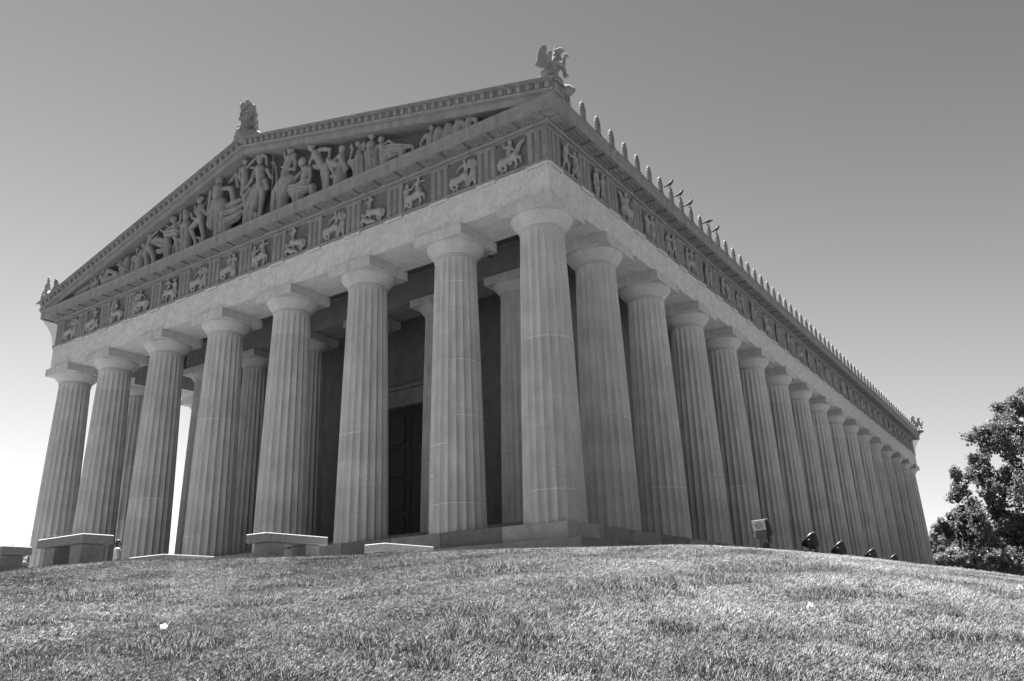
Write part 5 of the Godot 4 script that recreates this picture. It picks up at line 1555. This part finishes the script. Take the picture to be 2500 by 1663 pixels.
func tree(called: String, label: String, at: Vector3, h: float, lobes: Array, count: int, leaf: float, v: float, sd: int) -> void:
	var t := thing(called, label, "tree", at, 0.0, "trees beyond the lawn")
	var r := RandomNumberGenerator.new()
	r.seed = sd
	var tb := MB.new()
	tb.tube([Vector3(0, -0.4, 0), Vector3(0.1, h * 0.16, 0.05), Vector3(-0.1, h * 0.34, 0), Vector3(0.1, h * 0.6, 0.1)], [h * 0.032, h * 0.024, h * 0.018, h * 0.008], 10)
	for l in lobes:
		var c: Vector3 = l[0]
		var st := Vector3(0, clampf(c.y * 0.45, h * 0.12, h * 0.4), 0)
		tb.tube([st, st.lerp(c, 0.5) + Vector3(0, -0.3, 0), c], [h * 0.012, h * 0.008, h * 0.003], 6)
	part("trunk", tb.mesh(mats["bark"]), t)
	var mm := MultiMesh.new()
	mm.transform_format = MultiMesh.TRANSFORM_3D
	mm.use_colors = true
	mm.mesh = leaf_clump(sd, leaf)
	mm.instance_count = count
	var wsum := 0.0
	for l in lobes:
		wsum += pow(l[1], 2.0)
	# smaller balls of leaf on each lobe, so that gaps stay open
	var balls := []
	for l in lobes:
		var nb := int(10 + 30.0 * l[1] * l[1] / wsum * lobes.size())
		for k in nb:
			var d: Vector3 = Vector3(r.randfn(), r.randfn() * 0.9, r.randfn()).normalized() * l[1] * pow(r.randf(), 0.4)
			balls.append([l[0] + d, l[1] * r.randf_range(0.14, 0.32)])
	for i in count:
		var q: Array = balls[r.randi_range(0, balls.size() - 1)]
		var d: Vector3 = Vector3(r.randfn(), r.randfn(), r.randfn()).normalized() * q[1] * pow(r.randf(), 0.5)
		var tone := v * r.randf_range(0.7, 1.3)
		var s := r.randf_range(0.7, 1.25)
		mm.set_instance_transform(i, Transform3D(Basis(Vector3(r.randfn(), r.randfn(), r.randfn()).normalized(), r.randf() * TAU).scaled(Vector3.ONE * s), q[0] + d))
		mm.set_instance_color(i, Color(tone, tone, tone))
	var o := MultiMeshInstance3D.new()
	o.name = "crown"
	o.set_meta("kind", "stuff")
	o.multimesh = mm
	t.add_child(o)

func make_trees() -> void:
	var eye := Vector3(27.207, -2.556, 54.916)
	var place := func(px: float, d: float) -> Vector3:
		# a bearing seen from the camera and a distance over the ground
		var a := 0.5888 - atan((px - 1250.0) / 2060.0)
		var x := eye.x - sin(a) * d
		var z := eye.z - cos(a) * d
		return Vector3(x, land(x, z), z)
	tree("broadleaf_tree", "tall leafy tree with an open rounded crown beyond the long side of the temple", place.call(2590.0, 74.0), 16.5, [[Vector3(-0.5, 7.5, 0), 4.2], [Vector3(-5.0, 8.0, 1), 2.6], [Vector3(-4.4, 4.6, 0), 2.9], [Vector3(-2.6, 11.0, 0.5), 2.5], [Vector3(1.5, 13.0, 0), 3.2], [Vector3(4.5, 9.0, 0), 4.0], [Vector3(-6.4, 5.6, 0), 1.7], [Vector3(-1.5, 3.8, 1.5), 2.6], [Vector3(3.5, 4.5, 0), 3.0], [Vector3(-0.8, 14.0, 0), 1.8]], 26000, 0.12, LEAF_V, 71)
	tree("broadleaf_tree", "lower pale tree behind the tall leafy one", place.call(2440.0, 105.0), 8.0, [[Vector3(-0.5, 4.2, 0), 2.6], [Vector3(-3.4, 3.4, 0), 2.2], [Vector3(2.5, 4.8, 0), 2.6], [Vector3(0, 2.0, 1.0), 2.4]], 9000, 0.15, LEAF_V * 1.15, 83)
	tree("broadleaf_tree", "small hazy tree beside the last column of the long side", place.call(2300.0, 125.0), 10.0, [[Vector3(0, 6.5, 0), 2.6], [Vector3(-3, 5.0, 0), 2.6], [Vector3(3.2, 5.0, 0), 2.6], [Vector3(0.6, 8.2, 0), 1.4], [Vector3(0, 3, 0), 3.0]], 9000, 0.17, LEAF_V * 1.2, 97)
	tree("broadleaf_tree", "low bushy tree between the small hazy tree and the tall one", place.call(2350.0, 95.0), 5.0, [[Vector3(-1.5, 2.6, 0), 1.7], [Vector3(1.2, 2.8, 0), 1.8], [Vector3(3.8, 2.4, 0), 1.8], [Vector3(-4.0, 2.2, 0), 1.7]], 8000, 0.12, LEAF_V * 0.9, 101)
	tree("shrub", "small bright shrub seen under the bench that the picture edge cuts", place.call(40.0, 48.0), 2.6, [[Vector3(-1, 1.8, 0), 0.9], [Vector3(0.8, 1.9, 0), 0.9]], 1500, 0.09, LEAF_V * 1.5, 107)
